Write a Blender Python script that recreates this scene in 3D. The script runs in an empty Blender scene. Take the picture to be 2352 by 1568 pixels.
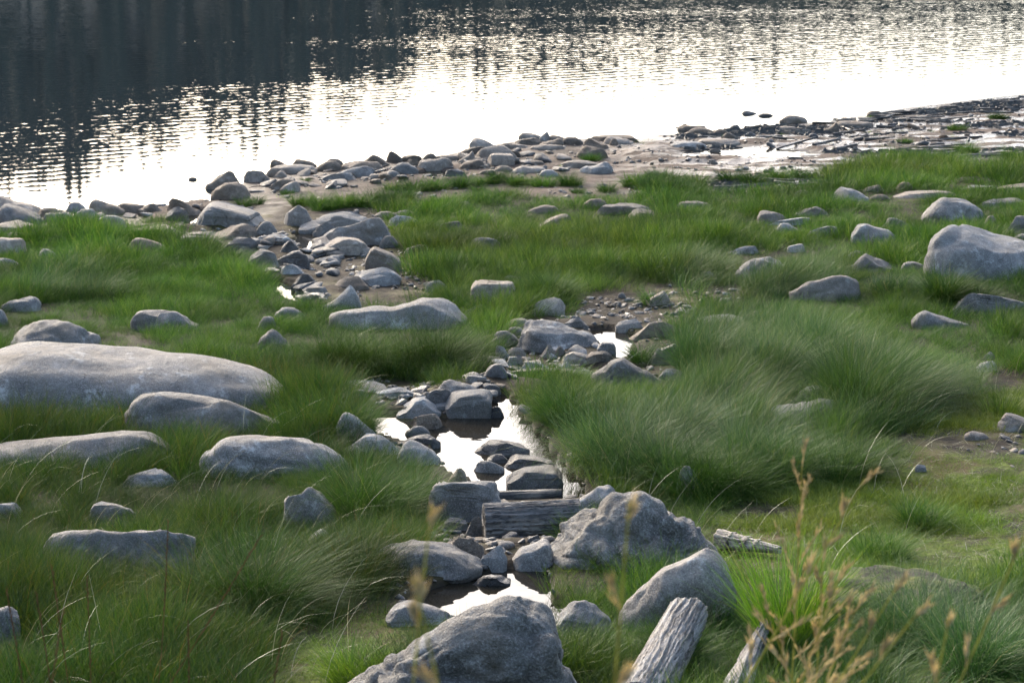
import bpy, bmesh, math, random
import numpy as np
from mathutils import Vector, Matrix

# ------------------------------------------------------------ camera, sky, sun, exposure
S = bpy.context.scene
COL = S.collection
CAM_H = 4.2
PITCH = math.radians(13.0)
cd = bpy.data.cameras.new("camera"); cam = bpy.data.objects.new("camera", cd); COL.objects.link(cam)
cam.location = (0, 0, CAM_H); cam.rotation_euler = (math.pi/2 - PITCH, 0, 0)
cd.sensor_width = 22.2; cd.lens = 50; cd.clip_start = 0.1; cd.clip_end = 5000
cd.dof.use_dof = True; cd.dof.focus_distance = 12.5; cd.dof.aperture_fstop = 5.6
S.camera = cam
SUN_EL, SUN_AZ = math.radians(27), math.radians(-26)      # azimuth from +Y towards +X
W = bpy.data.worlds.new("World"); S.world = W; W.use_nodes = True
nt = W.node_tree; nt.nodes.clear()
sky = nt.nodes.new("ShaderNodeTexSky"); sky.sky_type = 'NISHITA'; sky.sun_disc = False
sky.sun_elevation = SUN_EL; sky.sun_rotation = SUN_AZ
sky.altitude = 300; sky.air_density = 1.0; sky.dust_density = 5.5; sky.ozone_density = 1.6
bg = nt.nodes.new("ShaderNodeBackground"); bg.inputs[1].default_value = 0.15
wo = nt.nodes.new("ShaderNodeOutputWorld")
nt.links.new(sky.outputs[0], bg.inputs[0]); nt.links.new(bg.outputs[0], wo.inputs[0])
sd_ = bpy.data.lights.new("sun", 'SUN'); sun = bpy.data.objects.new("sun", sd_); COL.objects.link(sun)
sd_.energy = .8; sd_.angle = math.radians(18.0); sd_.color = (1.0, 0.93, 0.82)
sdir = Vector((math.sin(SUN_AZ)*math.cos(SUN_EL), math.cos(SUN_AZ)*math.cos(SUN_EL), math.sin(SUN_EL)))
sun.rotation_euler = sdir.to_track_quat('Z', 'Y').to_euler()
S.view_settings.view_transform = 'Standard'; S.view_settings.look = 'None'
S.view_settings.exposure = 1.92; S.view_settings.gamma = 1.0; S.view_settings.use_curve_mapping = False
S.cycles.max_bounces = 5; S.cycles.diffuse_bounces = 2; S.cycles.glossy_bounces = 2
S.cycles.transmission_bounces = 2; S.cycles.transparent_max_bounces = 4
S.cycles.use_denoising = True

R = np.random.RandomState(7)
random.seed(7)

# ------------------------------------------------------------ numpy noise
def _hash(ix, iy, iz, s):
    n = (ix*374761393 + iy*668265263 + iz*1440662683 + s*974634777) & 0xffffffff
    n = ((n ^ (n >> 13))*1274126177) & 0xffffffff
    n = ((n ^ (n >> 16))*2246822519) & 0xffffffff
    return ((n ^ (n >> 15)) & 0xffffff)/float(0xffffff)
def vnoise(x, y, z, s=0):
    x, y, z = np.broadcast_arrays(np.asarray(x, float), np.asarray(y, float), np.asarray(z, float))
    xi, yi, zi = np.floor(x).astype(np.int64), np.floor(y).astype(np.int64), np.floor(z).astype(np.int64)
    fx, fy, fz = x-xi, y-yi, z-zi
    fx, fy, fz = [f*f*(3-2*f) for f in (fx, fy, fz)]
    r = 0
    for dx in (0, 1):
        for dy in (0, 1):
            for dz in (0, 1):
                w = (fx if dx else 1-fx)*(fy if dy else 1-fy)*(fz if dz else 1-fz)
                r = r + w*_hash(xi+dx, yi+dy, zi+dz, s)
    return r*2-1
def fbm(x, y, z, s=0, o=4, g=.5):
    a, t, r = 1., 0., 0.
    for k in range(o):
        r = r + a*vnoise(x*2**k, y*2**k, z*2**k, s+k*17); t += a; a *= g
    return r/t

# ------------------------------------------------------------ terrain and projection (2352 x 1568 photo grid)
FX = 50/22.2*2352
FWD = np.array([0, math.cos(PITCH), -math.sin(PITCH)]); UP = np.array([0, math.sin(PITCH), math.cos(PITCH)])
def ray(px, py):
    px, py = np.broadcast_arrays(np.asarray(px, float), np.asarray(py, float))
    d = FWD[None]*FX + np.stack([px.ravel()-1176, 0*px.ravel(), 0*px.ravel()], 1) + UP[None]*(784-py.ravel())[:, None]
    return d/np.linalg.norm(d, axis=1)[:, None]
def plane_pt(px, py, z=0.):
    d = ray(px, py); t = (z-CAM_H)/d[:, 2]
    return d[:, 0]*t, d[:, 1]*t
def project(x, y, z):
    dy = y*math.cos(PITCH) - (z-CAM_H)*math.sin(PITCH)
    u = y*math.sin(PITCH) + (z-CAM_H)*math.cos(PITCH)
    dy = np.maximum(dy, .1)
    return 1176 + x/dy*FX, 784 - u/dy*FX
SH = [(-900, 500), (-250, 480), (0, 478), (160, 482), (340, 484), (400, 497), (440, 512), (470, 505), (500, 462), (520, 450), (545, 430), (600, 404),
      (700, 386), (800, 379), (900, 367), (1000, 360), (1090, 343), (1190, 322), (1300, 320), (1460, 318), (1560, 304), (1700, 293),
      (1880, 276), (2100, 247), (2352, 217), (2700, 180), (3300, 140)]
shx, shy = plane_pt([p[0] for p in SH], [p[1] for p in SH])
o_ = np.argsort(shx); shx, shy = shx[o_], shy[o_]
def shore_sd(x, y):
    x = np.asarray(x, float); y = np.asarray(y, float)
    d = np.full(x.shape, 1e9)
    for i in range(len(shx)-1):
        ax, ay, bx, by = shx[i], shy[i], shx[i+1], shy[i+1]
        t = np.clip(((x-ax)*(bx-ax)+(y-ay)*(by-ay))/((bx-ax)**2+(by-ay)**2), 0, 1)
        d = np.minimum(d, np.hypot(x-ax-t*(bx-ax), y-ay-t*(by-ay)))
    ys = np.interp(x, shx, shy)
    return np.where(y < ys, d, -d)
def G(x, y):
    s = shore_sd(x, y)
    return np.interp(s, [-60, -6, -1.5, 0, 3, 5, 9, 13, 16, 20, 24, 60], [-6, -.7, -.12, 0, .09, .16, .32, .55, .9, 1.7, 2.6, 6])
def unproj(px, py, gf=G):
    d = ray(px, py); n = len(d)
    ts = np.concatenate([np.linspace(3.2, 16, 260), np.linspace(16.1, 60, 260)])
    X = d[:, 0:1]*ts; Y = d[:, 1:2]*ts; Z = CAM_H + d[:, 2:3]*ts
    h = Z - gf(X, Y)
    k = np.argmax(h < 0, axis=1); k = np.where((h < 0).any(1), np.maximum(k, 1), len(ts)-1)
    i = np.arange(n); h0, h1 = h[i, k-1], h[i, k]
    f = np.clip(h0/np.maximum(h0-h1, 1e-9), 0, 1); t = ts[k-1]+(ts[k]-ts[k-1])*f
    return d[:, 0]*t, d[:, 1]*t
def in_poly(px, py, poly):
    c = np.zeros(np.shape(px), bool); n = len(poly)
    for i in range(n):
        x0, y0 = poly[i]; x1, y1 = poly[(i+1) % n]
        if y0 == y1: continue
        c ^= ((y0 > py) != (y1 > py)) & (px < (x1-x0)*(py-y0)/(y1-y0)+x0)
    return c
def poly_sd(px, py, poly):                       # positive inside
    d = np.full(np.shape(px), 1e9); n = len(poly)
    for i in range(n):
        ax, ay = poly[i]; bx, by = poly[(i+1) % n]
        t = np.clip(((px-ax)*(bx-ax)+(py-ay)*(by-ay))/max((bx-ax)**2+(by-ay)**2, 1e-9), 0, 1)
        d = np.minimum(d, np.hypot(px-ax-t*(bx-ax), py-ay-t*(by-ay)))
    return np.where(in_poly(px, py, poly), d, -d)

POOLS = [  # outline on the photo grid, row at which the level is read from the ground, level shift
  ([(930,1392),(985,1352),(1060,1335),(1150,1310),(1262,1306),(1270,1345),(1264,1382),(1290,1388),(1292,1470),(1250,1480),(1180,1440),(1050,1440),(990,1425)], (1130,1372), 0.0),
  ([(822,974),(858,952),(960,950),(1040,962),(1115,948),(1128,905),(1168,905),(1205,955),(1245,1000),(1292,1060),(1335,1090),(1332,1160),(1290,1165),(1120,1165),(1090,1120),(1040,1100),(1000,1062),(990,1022),(930,1020),(865,1002)], (1130,1000), 0.0),
  ([(1340,762),(1395,757),(1450,768),(1472,780),(1455,806),(1432,830),(1400,812),(1365,780)], (1400,790), 0.0),
  ([(672,560),(690,527),(735,525),(745,566),(705,580)], (710,555), 0.0),
  ([(604,642),(650,645),(690,662),(700,690),(740,705),(725,720),(690,700),(640,678)], (660,668), 0.0),
  ([(415,516),(425,488),(468,480),(462,500),(450,520)], (440,510), 0.0),
  ([(950,401),(985,392),(1060,396),(1075,406),(1000,411)], (1010,404), 0.0),
  ([(1505,352),(1560,338),(1700,330),(1830,338),(1900,352),(1880,366),(1760,368),(1640,360),(1560,364)], (1700,358), 0.0),
]
pools = []
for poly, ref, dz in POOLS:
    rx, ry = unproj([ref[0]], [ref[1]]); L = max(float(G(rx, ry)[0]) + dz, .014)
    wx, wy = plane_pt([p[0] for p in poly], [p[1] for p in poly], L)
    pools.append((list(zip(wx, wy)), L))
def H(x, y, noise=True):                          # final ground height
    z = G(x, y)
    if noise:
        z = z + .035*fbm(x*.9, y*.9, 0, 3, 4)*np.clip(shore_sd(x, y)/2.5+.25, .1, 1)
    for k, (poly, L) in enumerate(pools):
        sd = poly_sd(x, y, poly)
        sd = sd + (.05+.02*(k == 7))*fbm(x*5, y*5, 0, 9, 3)
        zin = L - np.minimum(.10, .03+.5*np.maximum(sd, 0))
        lo = L + .03 + .06*np.clip(-sd, 0, .3) - .30*np.maximum(-sd-.3, 0); hi = L + .05 - .28*np.minimum(sd, 0)
        zo = np.where(-sd < 1.0, np.minimum(np.maximum(z, lo), hi), z)
        if k == 7:
            zin = L + .012 - .05*np.clip(sd*1.5, 0, 1) + .035*fbm(x*2.2, y*6, 0, 21, 4)
        z = np.where(sd > 0, np.minimum(zin, z) if k != 7 else zin, zo)
    return z

def GH(x, y):                                     # where a stone stands: the ground, or a pool's surface
    z = np.maximum(H(x, y, False), 0)
    for poly, L in pools[:7]: z = np.where(poly_sd(x, y, poly) > 0, L, z)
    return z
# ------------------------------------------------------------ mesh helpers
def mesh_np(name, V, F, mat=None, smooth=True, quads=False):
    me = bpy.data.meshes.new(name)
    V = np.asarray(V, np.float32); F = np.asarray(F, np.int32)
    me.vertices.add(len(V)); me.vertices.foreach_set("co", V.ravel())
    k = F.shape[1]
    me.loops.add(F.size); me.loops.foreach_set("vertex_index", F.ravel())
    me.polygons.add(len(F)); me.polygons.foreach_set("loop_start", np.arange(0, F.size, k, dtype=np.int32))
    me.polygons.foreach_set("loop_total", np.full(len(F), k, np.int32))
    me.polygons.foreach_set("use_smooth", np.full(len(F), smooth, bool))
    if mat: me.materials.append(mat)
    me.update(calc_edges=True); me.validate()
    return me
def attr(me, name, vals, typ='FLOAT', dom='POINT'):
    a = me.attributes.new(name, typ, dom)
    a.data.foreach_set({'FLOAT': 'value', 'INT': 'value', 'FLOAT_VECTOR': 'vector', 'FLOAT_COLOR': 'color'}[typ], np.ascontiguousarray(vals).ravel())
def link(name, me, parent=None, loc=None):
    o = bpy.data.objects.new(name, me); COL.objects.link(o)
    if parent: o.parent = parent
    if loc is not None: o.location = loc
    return o
def tag(o, label=None, cat=None, group=None, kind=None):
    for k, v in (('label', label), ('category', cat), ('group', group), ('kind', kind)):
        if v: o[k] = v
    return o
_ico = {}
def ico(n):
    if n not in _ico:
        bm = bmesh.new(); bmesh.ops.create_icosphere(bm, subdivisions=n, radius=1)
        V = np.array([v.co for v in bm.verts]); F = np.array([[v.index for v in f.verts] for f in bm.faces]); bm.free()
        _ico[n] = (V, F)
    return _ico[n]

# ------------------------------------------------------------ materials
def new_mat(name):
    m = bpy.data.materials.new(name); m.use_nodes = True; m.node_tree.nodes.clear()
    return m, m.node_tree
class N:
    def __init__(s, nt): s.nt = nt
    def n(s, t, **k):
        x = s.nt.nodes.new(t)
        for a, b in k.items(): setattr(x, a, b)
        return x
    def l(s, a, b): s.nt.links.new(a, b)
    def val(s, sock, v):
        if hasattr(v, 'is_linked') or hasattr(v, 'links'): s.l(v, sock)
        else: sock.default_value = v
    def noise(s, vec, scale, detail=4, rough=.55, out=0):
        x = s.n('ShaderNodeTexNoise'); s.l(vec, x.inputs['Vector']); x.inputs['Scale'].default_value = scale
        x.inputs['Detail'].default_value = detail; x.inputs['Roughness'].default_value = rough
        return x.outputs[out]
    def ramp(s, fac, stops):
        r = s.n('ShaderNodeValToRGB'); s.l(fac, r.inputs[0]); e = r.color_ramp.elements
        while len(e) < len(stops): e.new(.5)
        for i, (p, c) in enumerate(stops):
            e[i].position = p; e[i].color = (*c, 1) if len(c) == 3 else c
        return r.outputs[0]
    def math(s, op, a, b=0, c=None, clamp=False):
        x = s.n('ShaderNodeMath', operation=op, use_clamp=clamp); s.val(x.inputs[0], a); s.val(x.inputs[1], b)
        if c is not None: s.val(x.inputs[2], c)
        return x.outputs[0]
    def mix(s, f, a, b, mode='MIX'):
        x = s.n('ShaderNodeMix', data_type='RGBA', blend_type=mode); s.val(x.inputs[0], f)
        for k, v in ((6, a), (7, b)):
            if isinstance(v, tuple): x.inputs[k].default_value = (*v, 1)
            else: s.l(v, x.inputs[k])
        return x.outputs[2]
    def mapr(s, v, a, b, c=0., d=1.):
        x = s.n('ShaderNodeMapRange'); s.l(v, x.inputs[0])
        for i, q in enumerate((a, b, c, d)): x.inputs[i+1].default_value = q
        return x.outputs[0]
    def scalev(s, vec, sc):
        x = s.n('ShaderNodeMapping'); s.l(vec, x.inputs[0]); x.inputs['Scale'].default_value = sc
        return x.outputs[0]

def granite(name, dark, light, spot=(.5, .5, .48), wet=0., spec_scale=130., lichen=.3, bump=1.0, rough=.82):
    m, t = new_mat(name); k = N(t)
    geo = k.n('ShaderNodeNewGeometry'); oi = k.n('ShaderNodeObjectInfo')
    add = k.n('ShaderNodeVectorMath', operation='ADD'); k.l(geo.outputs['Position'], add.inputs[0])
    vm = k.n('ShaderNodeVectorMath', operation='SCALE'); k.l(oi.outputs['Random'], vm.inputs['Scale']); vm.inputs[0].default_value = (37, 11, 23)
    k.l(vm.outputs[0], add.inputs[1]); P = add.outputs[0]
    big = k.noise(P, 3.2, 5, .6); med = k.noise(P, 14, 5, .65); fine = k.noise(P, spec_scale, 3, .8)
    c = k.mix(k.mapr(big, .35, .65), dark, light)
    c = k.mix(k.mapr(med, .62, .44, 0, .5), c, tuple(d*.45 for d in dark))
    c = k.mix(k.mapr(fine, .52, .66, 0, .55), c, spot)
    c = k.mix(k.mapr(fine, .46, .34, 0, .5), c, tuple(d*.3 for d in dark))
    li = k.noise(P, 7, 6, .7)
    c = k.mix(k.mapr(li, .58, .66, 0, lichen), c, (.48, .49, .47))
    c = k.mix(k.mapr(k.noise(P, 1.9, 5, .7), .52, .64, 0, .45), c, tuple(a_*b_ for a_, b_ in zip(dark, (1.05, .92, .72))))   # rusty brown stain patches
    cn = k.math('ABSOLUTE', k.math('SUBTRACT', k.noise(P, 1.6, 7, .55), .5)); crack = k.math('MULTIPLY', k.mapr(cn, .003, .0, 0, 1), k.mapr(k.noise(P, 2.3, 2), .54, .62))
    c = k.mix(k.math('MULTIPLY', crack, .5), c, tuple(d*.2 for d in dark))
    r2 = k.math('FRACT', k.math('MULTIPLY', oi.outputs['Random'], 17.3))
    c = k.mix(k.math('MULTIPLY', r2, .35), c, k.mix(1.0, c, (1.12, .95, .78), 'MULTIPLY'))
    val = k.mapr(oi.outputs['Random'], 0, 1, .74, 1.25)
    h = k.n('ShaderNodeHueSaturation'); k.l(c, h.inputs['Color']); k.l(val, h.inputs['Value']); c = h.outputs[0]
    b = k.n('ShaderNodeBsdfPrincipled'); k.l(c, b.inputs['Base Color'])
    rr = k.mapr(med, .4, .6, rough-.1-.5*wet, rough+.08-.25*wet)
    k.l(rr, b.inputs['Roughness']); b.inputs['Specular IOR Level'].default_value = .4+.3*wet
    hgt = k.math('ADD', k.math('MULTIPLY', med, .7), k.math('MULTIPLY', fine, .25))
    hgt = k.math('SUBTRACT', k.math('ADD', hgt, k.math('MULTIPLY', big, .6)), k.math('MULTIPLY', crack, .5))
    bp = k.n('ShaderNodeBump'); bp.inputs['Strength'].default_value = .9; bp.inputs['Distance'].default_value = .035*bump
    k.l(hgt, bp.inputs['Height']); k.l(bp.outputs[0], b.inputs['Normal'])
    o = k.n('ShaderNodeOutputMaterial'); k.l(b.outputs[0], o.inputs[0])
    return m
MR = {
 'g': granite('grey_granite', (.118, .114, .106), (.245, .238, .224), (.38, .37, .35), lichen=.45),
 'p': granite('pale_granite', (.20, .193, .178), (.36, .35, .33), (.48, .47, .45), lichen=.5),
 'b': granite('brown_granite', (.105, .082, .060), (.215, .172, .13), (.32, .28, .23), lichen=.15),
 't': granite('tan_granite', (.16, .135, .108), (.30, .26, .215), (.40, .37, .32), lichen=.25),
 'd': granite('dark_granite', (.042, .039, .036), (.125, .118, .11), (.24, .23, .22), lichen=.2, wet=.35),
 'w': granite('wet_dark_granite', (.014, .012, .010), (.05, .043, .037), (.1, .1, .1), lichen=.05, wet=.9),
 'x': granite('rough_granite', (.115, .11, .10), (.265, .257, .237), (.44, .43, .40), spec_scale=90, lichen=.4, bump=2.6),
}

# ------------------------------------------------------------ rocks
PROF = {
 'dome': [(-1, .15), (-.75, .62), (-.35, .95), (0, 1), (.35, .95), (.75, .62), (1, .15)],
 'flat': [(-1, .5), (-.8, .85), (-.4, .97), (.3, 1), (.8, .88), (1, .5)],
 'hl':   [(-1, .35), (-.7, .9), (-.45, 1), (0, .88), (.5, .6), (1, .2)],
 'hr':   [(-1, .2), (-.5, .6), (0, .86), (.4, 1), (.72, .9), (1, .35)],
 'pk':   [(-1, .1), (-.5, .5), (-.05, 1), (.2, .9), (.6, .45), (1, .1)],
 'pl':   [(-1, .3), (-.75, .8), (-.5, 1), (-.2, .8), (.4, .45), (1, .1)],
 'pr':   [(-1, .1), (-.4, .4), (.2, .75), (.5, 1), (.75, .8), (1, .3)],
}
feet = []          # footprints for keeping grass off
def rock(x0, x1, yt, yb, sty, mat, prof, label, dep=.6, grass=0, cat='rock', name=None, group=None, seed=None, sub=None, lift=0.):
    gpx = 0
    cx, wpx = (x0+x1)/2., (x1-x0)
    gx, gy = unproj([cx], [yb], GH); gx, gy = float(gx[0]), float(gy[0])
    dist = math.hypot(gy, CAM_H - float(G(gx, gy)))
    s = dist/FX
    if grass:
        yb2 = yb + grass/s*.8; gx, gy = unproj([cx], [yb2], GH); gx, gy = float(gx[0]), float(gy[0]); yb = yb2
        dist = math.hypot(gy, CAM_H - float(G(gx, gy))); s = dist/FX
    th = math.atan2(CAM_H-float(G(gx, gy)), gy); Wd = wpx*s; dy = (yb-yt)*s
    D = dep*Wd; Hh = (dy - D*.5*math.sin(th))/math.cos(th); mn = .10*Wd
    if Hh < mn:
        Hh = mn; D = max(.22*Wd, 2*(dy - Hh*math.cos(th))/math.sin(th))
        if D <= .23*Wd: Hh = max(.05*Wd, (dy - D*.5*math.sin(th))/math.cos(th))
    k = 0 if dist == 0 else (dist+D*.5)/dist
    seed = seed if seed is not None else (int(x0*7+yt*13) & 0x7fff)
    rs = np.random.RandomState(seed)
    n = sub or (6 if sty == 'x' and wpx > 300 else 5 if wpx > 110 else 4 if wpx > 34 else 3)
    V, F = ico(n); P = V.copy()
    box = {'r': .82, 'a': .42, 's': .36, 'x': .75, 'q': .26}[sty]
    P = np.sign(P)*np.abs(P)**box
    P /= np.maximum(1, np.abs(P).max(1))[:, None]
    ang = {'r': 0.05, 'a': .28, 's': .22, 'x': .12, 'q': .12}[sty]
    P = P*(1 + ang*.6*fbm(V[:, 0:1]*1.1+seed, V[:, 1:2]*1.1, V[:, 2:3]*1.1, seed, 2))
    if sty in 'asq' or 60 < wpx < 500:
        for q in range({'a': 13, 's': 11, 'q': 4}.get(sty, 8)):
            nn = rs.normal(size=3); nn[2] = abs(nn[2])*.55 if q % 3 else abs(nn[2])*1.5; nn /= np.linalg.norm(nn)
            dd = (P@nn).max()*(rs.uniform(.66, .86) if sty in 'as' else rs.uniform(.8, .94))
            e = np.maximum(P@nn-dd, 0)
            P = P - e[:, None]*nn*(.98 if sty in 'asq' else .9)
    P[:, 0] /= np.abs(P[:, 0]).max(); P[:, 1] /= np.abs(P[:, 1]).max()
    pr = np.array(PROF[prof] if isinstance(prof, str) else prof, float)
    u = np.clip(P[:, 0], -1, 1)
    pv = sum(np.interp(u+o, pr[:, 0], pr[:, 1]) for o in (-.06, 0, .06))/3
    zt = P[:, 2].max()
    zs = np.where(P[:, 2] > 0, P[:, 2]/zt, P[:, 2])
    env = np.maximum(1-u*u, .03)**(.5 if sty in 'rx' else .25)
    if sty in 'asq': zn = np.where(zs > 0, Hh*zs*(.12+.88*pv), zs*max(.35*Hh, .07))
    else: zn = np.where(zs > 0, Hh*pv*np.clip(zs/env, 0, 1.1)*(np.maximum(1-u*u, 0)**.12), zs*max(.35*Hh, .07))
    Q = np.stack([P[:, 0]*Wd/2, P[:, 1]*D/2, zn], 1)
    sc = 1/max(Wd, .15)
    am = {'r': .075, 'a': .035, 's': .035, 'x': .07, 'q': .03}[sty]*min(Wd, Hh*3, .9)
    nrm = V/np.array([1, max(D/Wd, .2), max(Hh/Wd, .2)]); nrm /= np.linalg.norm(nrm, axis=1)[:, None]
    f = fbm(Q[:, 0]*sc*3+seed, Q[:, 1]*sc*3, Q[:, 2]*sc*3, seed, 5, .45)*am + fbm(Q[:, 0]*sc*1.3, Q[:, 1]*sc*1.3+seed, Q[:, 2]*sc*1.3, seed+1, 2)*am*.6
    Pk = 1-np.abs(fbm(Q[:, 0]*sc*1.6+seed*3, Q[:, 1]*sc*1.6, Q[:, 2]*sc*3, seed+4, 3))*9
    f = f - np.clip(Pk, 0, 1)*.026*min(Wd, .9)*(1 if sty != 'r' else .8)
    if sty == 'x':
        rg = 1-np.abs(fbm(Q[:, 0]*4.2+seed, Q[:, 1]*4.2, Q[:, 2]*5.5, seed+5, 4)*2.2)
        wv = np.clip(fbm(Q[:, 0]*1.3, Q[:, 1]*1.3, Q[:, 2]*1.3+seed, seed+8, 2)*3+.5, 0, 1)
        f = f - .055*np.clip(rg, 0, 1)**3*(.35+.65*wv)*min(1, Wd) + .05*wv*fbm(Q[:, 0]*7, Q[:, 1]*7, Q[:, 2]*9, seed+2, 4)
        bl = np.abs(vnoise(Q[:, 0]*2.6+seed, Q[:, 1]*2.6, Q[:, 2]*3.2, seed+6)) + .5*np.abs(vnoise(Q[:, 0]*5.5+seed, Q[:, 1]*5.5, Q[:, 2]*6, seed+7))
        f = f + (.055 if wpx > 500 else .11 if wpx > 300 else .05)*min(1, Wd)*(bl-.35)
    Q = Q + nrm*f[:, None]
    yc = gy + D*.5
    xc = gx*(yc/gy)
    zc = float(GH(np.array([gx]), np.array([gy]))[0])
    for it in range(3):                            # match the outline's real width and height
        up = Q[:, 2] > .04*Q[:, 2].max()
        qx, qy = project(xc+Q[up, 0], yc+Q[up, 1], zc+Q[up, 2])
        i_ = np.argmin(qy); top = Q[up][i_, 2]; err = (qy[i_]-yt)*s
        Q[:, 2] = np.where(Q[:, 2] > 0, Q[:, 2]*np.clip(1+err/max(top, .01), .45, 1.8), Q[:, 2])
        Q[:, 0] *= np.clip((x1-x0)/(qx.max()-qx.min()), .7, 1.5); xc += (x0-qx.min()+x1-qx.max())/2*s*.5
    me = mesh_np(name or 'rock', Q, F, MR[mat])
    if sty in 'asq': me.set_sharp_from_angle(angle=math.radians(24))
    o = link(name or 'rock', me, loc=(xc, yc, zc+lift))
    tag(o, label, cat, group)
    feet.append((xc, yc, Wd/2, D/2, grass))
    return o
# ------------------------------------------------------------ ground
BEACH = [(300,470),(420,470),(470,430),(600,380),(900,340),(1190,300),(1560,285),(2100,230),(2352,200),(3200,120),(3200,330),(2352,372),(2180,362),(2050,368),(1890,392),(1870,438),(1760,446),(1640,440),(1600,430),(1470,400),(1440,446),(1280,456),(1150,446),(960,470),(880,482),(760,503),(650,470),(600,478),(540,470),(480,452),(440,500),(395,500),(300,490)]
BEACH_L = [(-900,440),(0,460),(400,490),(400,504),(140,512),(120,530),(0,536),(-900,560)]
CORR = [[(390,500),(470,458),(640,466),(700,470),(860,486),(905,500),(900,545),(940,560),(925,620),(1010,660),(985,690),(900,700),(760,715),(705,712),(640,675),(600,612),(575,575),(490,566),(410,560),(400,530)],
        [(1160,738),(1310,722),(1290,690),(1400,668),(1560,668),(1600,725),(1560,770),(1590,800),(1592,880),(1500,890),(1350,868),(1190,872),(1190,930),(1250,985),(1320,1060),(1400,1110),(1340,1205),(1262,1300),(1300,1460),(1200,1450),(950,1432),(880,1370),(960,1340),(1000,1300),(960,1230),(1000,1200),(985,1100),(950,1060),(850,1010),(815,960),(860,920),(770,905),(830,868),(1000,885),(1110,862),(1160,800)]]
BARE = [[(1640,398),(1880,396),(1880,440),(1760,448),(1640,440)], [(1480,650),(1700,668),(1700,700),(1590,720),(1400,730),(1310,720),(1330,690)], [(860,655),(990,665),(975,700),(850,705)],
        [(2060,1000),(2230,985),(2352,990),(2352,1050),(2120,1045)], [(1700,1150),(1860,1165),(1840,1200),(1690,1190)], [(2230,860),(2352,850),(2352,890),(2250,900)], [(2240,1180),(2352,1150),(2352,1230)],
        [(1780,945),(1900,965),(1780,1000),(1700,985)], [(1980,445),(2130,448),(2120,470),(1970,465)], [(1290,1320),(1420,1320),(1420,1370),(1300,1385)],[(1320,1120),(1400,1130),(1370,1190),(1330,1190)]]
LAWN = [[(1640,1170),(1800,1120),(2050,1090),(2100,1000),(2050,955),(2250,900),(2400,860),(2700,900),(2700,1330),(2352,1330),(2200,1350),(2050,1320),(1880,1340),(1740,1330),(1640,1290)],
        [(560,1640),(640,1500),(800,1420),(905,1400),(960,1450),(870,1568),(800,1660)], [(820,880),(1010,880),(960,905),(800,930)], [(1260,1310),(1440,1310),(1430,1400),(1300,1400)], [(2000,1520),(2400,1420),(2500,1700),(1900,1700)]]
def region(px, py, polys):
    m = np.full(np.shape(px), -1e9)
    for p in polys: m = np.maximum(m, poly_sd(px, py, p))
    return m
def axis(lo, hi, st, far_lo, far_hi, g=1.22):
    a = list(np.arange(lo, hi, st)); s = st; x = hi
    while x < far_hi: a.append(x); s *= g; x += s
    s = st; x = lo - st; b = []
    while x > far_lo: b.append(x); s *= g; x -= s
    return np.array(b[::-1] + a)
ax, ay = axis(-7.5, 9.5, .05, -1500, 1500), axis(7.6, 34, .055, -60, 1600)
GX, GY = np.meshgrid(ax, ay)
gz = H(GX, GY)
ny, nx = GX.shape
V = np.stack([GX.ravel(), GY.ravel(), gz.ravel()], 1)
ii = np.arange(ny*nx).reshape(ny, nx)
F = np.stack([ii[:-1, :-1].ravel(), ii[:-1, 1:].ravel(), ii[1:, 1:].ravel(), ii[1:, :-1].ravel()], 1)
PX, PY = project(V[:, 0], V[:, 1], G(V[:, 0], V[:, 1]))
vis = V[:, 1] > 6
jit = 14*fbm(V[:, 0]*2.5, V[:, 1]*2.5, 0, 31, 4)
def soft(polys, w=14):
    s = np.where(vis, region(PX, PY, polys), -1e3)
    return np.clip((s+jit)/w*.5+.5, 0, 1)
beach = np.maximum(soft([BEACH], 8), soft([BEACH_L], 8)); beach = np.maximum(beach, (shore_sd(V[:, 0], V[:, 1]) < .3)*1.)
mud = soft(CORR); bare = soft(BARE); lawn = soft(LAWN)
near_pool = np.full(len(V), -9.)
for poly, L in pools[:7]: near_pool = np.maximum(near_pool, poly_sd(V[:, 0], V[:, 1], poly))
V[:, 2] += np.clip((-near_pool-.12)/.15, 0, 1)*(beach*.02 + np.maximum(mud, bare)*.02)*fbm(V[:, 0]*7, V[:, 1]*9, 0, 41, 4)*(gz.ravel() > .01)
gme = mesh_np('ground', V, F)
attr(gme, 'beach', beach); attr(gme, 'mud', np.maximum(mud, bare)); attr(gme, 'lawn', lawn)
wetz = np.zeros(len(V))
for poly, L in pools: wetz = np.maximum(wetz, np.clip(1-(V[:, 2]-L)/.035, 0, 1)*(poly_sd(V[:, 0], V[:, 1], poly) > -.25))
wetz = np.maximum(wetz, np.clip(1-V[:, 2]/.05, 0, 1)*(V[:, 1] > 10))
attr(gme, 'wet', wetz)
m, t = new_mat('wet_soil_and_sand'); k = N(t)
geo = k.n('ShaderNodeNewGeometry'); P = geo.outputs['Position']
at = lambda n: k.n('ShaderNodeAttribute', attribute_name=n).outputs['Fac']
n1, n2, n3 = k.noise(P, 2.2, 6, .65), k.noise(P, 11, 6, .7), k.noise(P, 60, 4, .75)
soil = k.mix(k.mapr(n2, .4, .62), (.016, .013, .009), (.04, .03, .018))
mossc = k.mix(k.mapr(n2, .38, .62), (.045, .055, .010), (.11, .15, .016))
mossc = k.mix(k.mapr(n3, .48, .6, 0, .7), mossc, (.022, .018, .010)); mossc = k.mix(k.mapr(k.noise(P, 5, 6, .7), .5, .56, 0, .75), mossc, (.03, .024, .014)); mossc = k.mix(k.mapr(n1, .52, .62, 0, .8), mossc, (.075, .048, .024))
sand = k.mix(k.mapr(n2, .35, .65), (.070, .050, .038), (.135, .100, .078))
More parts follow.
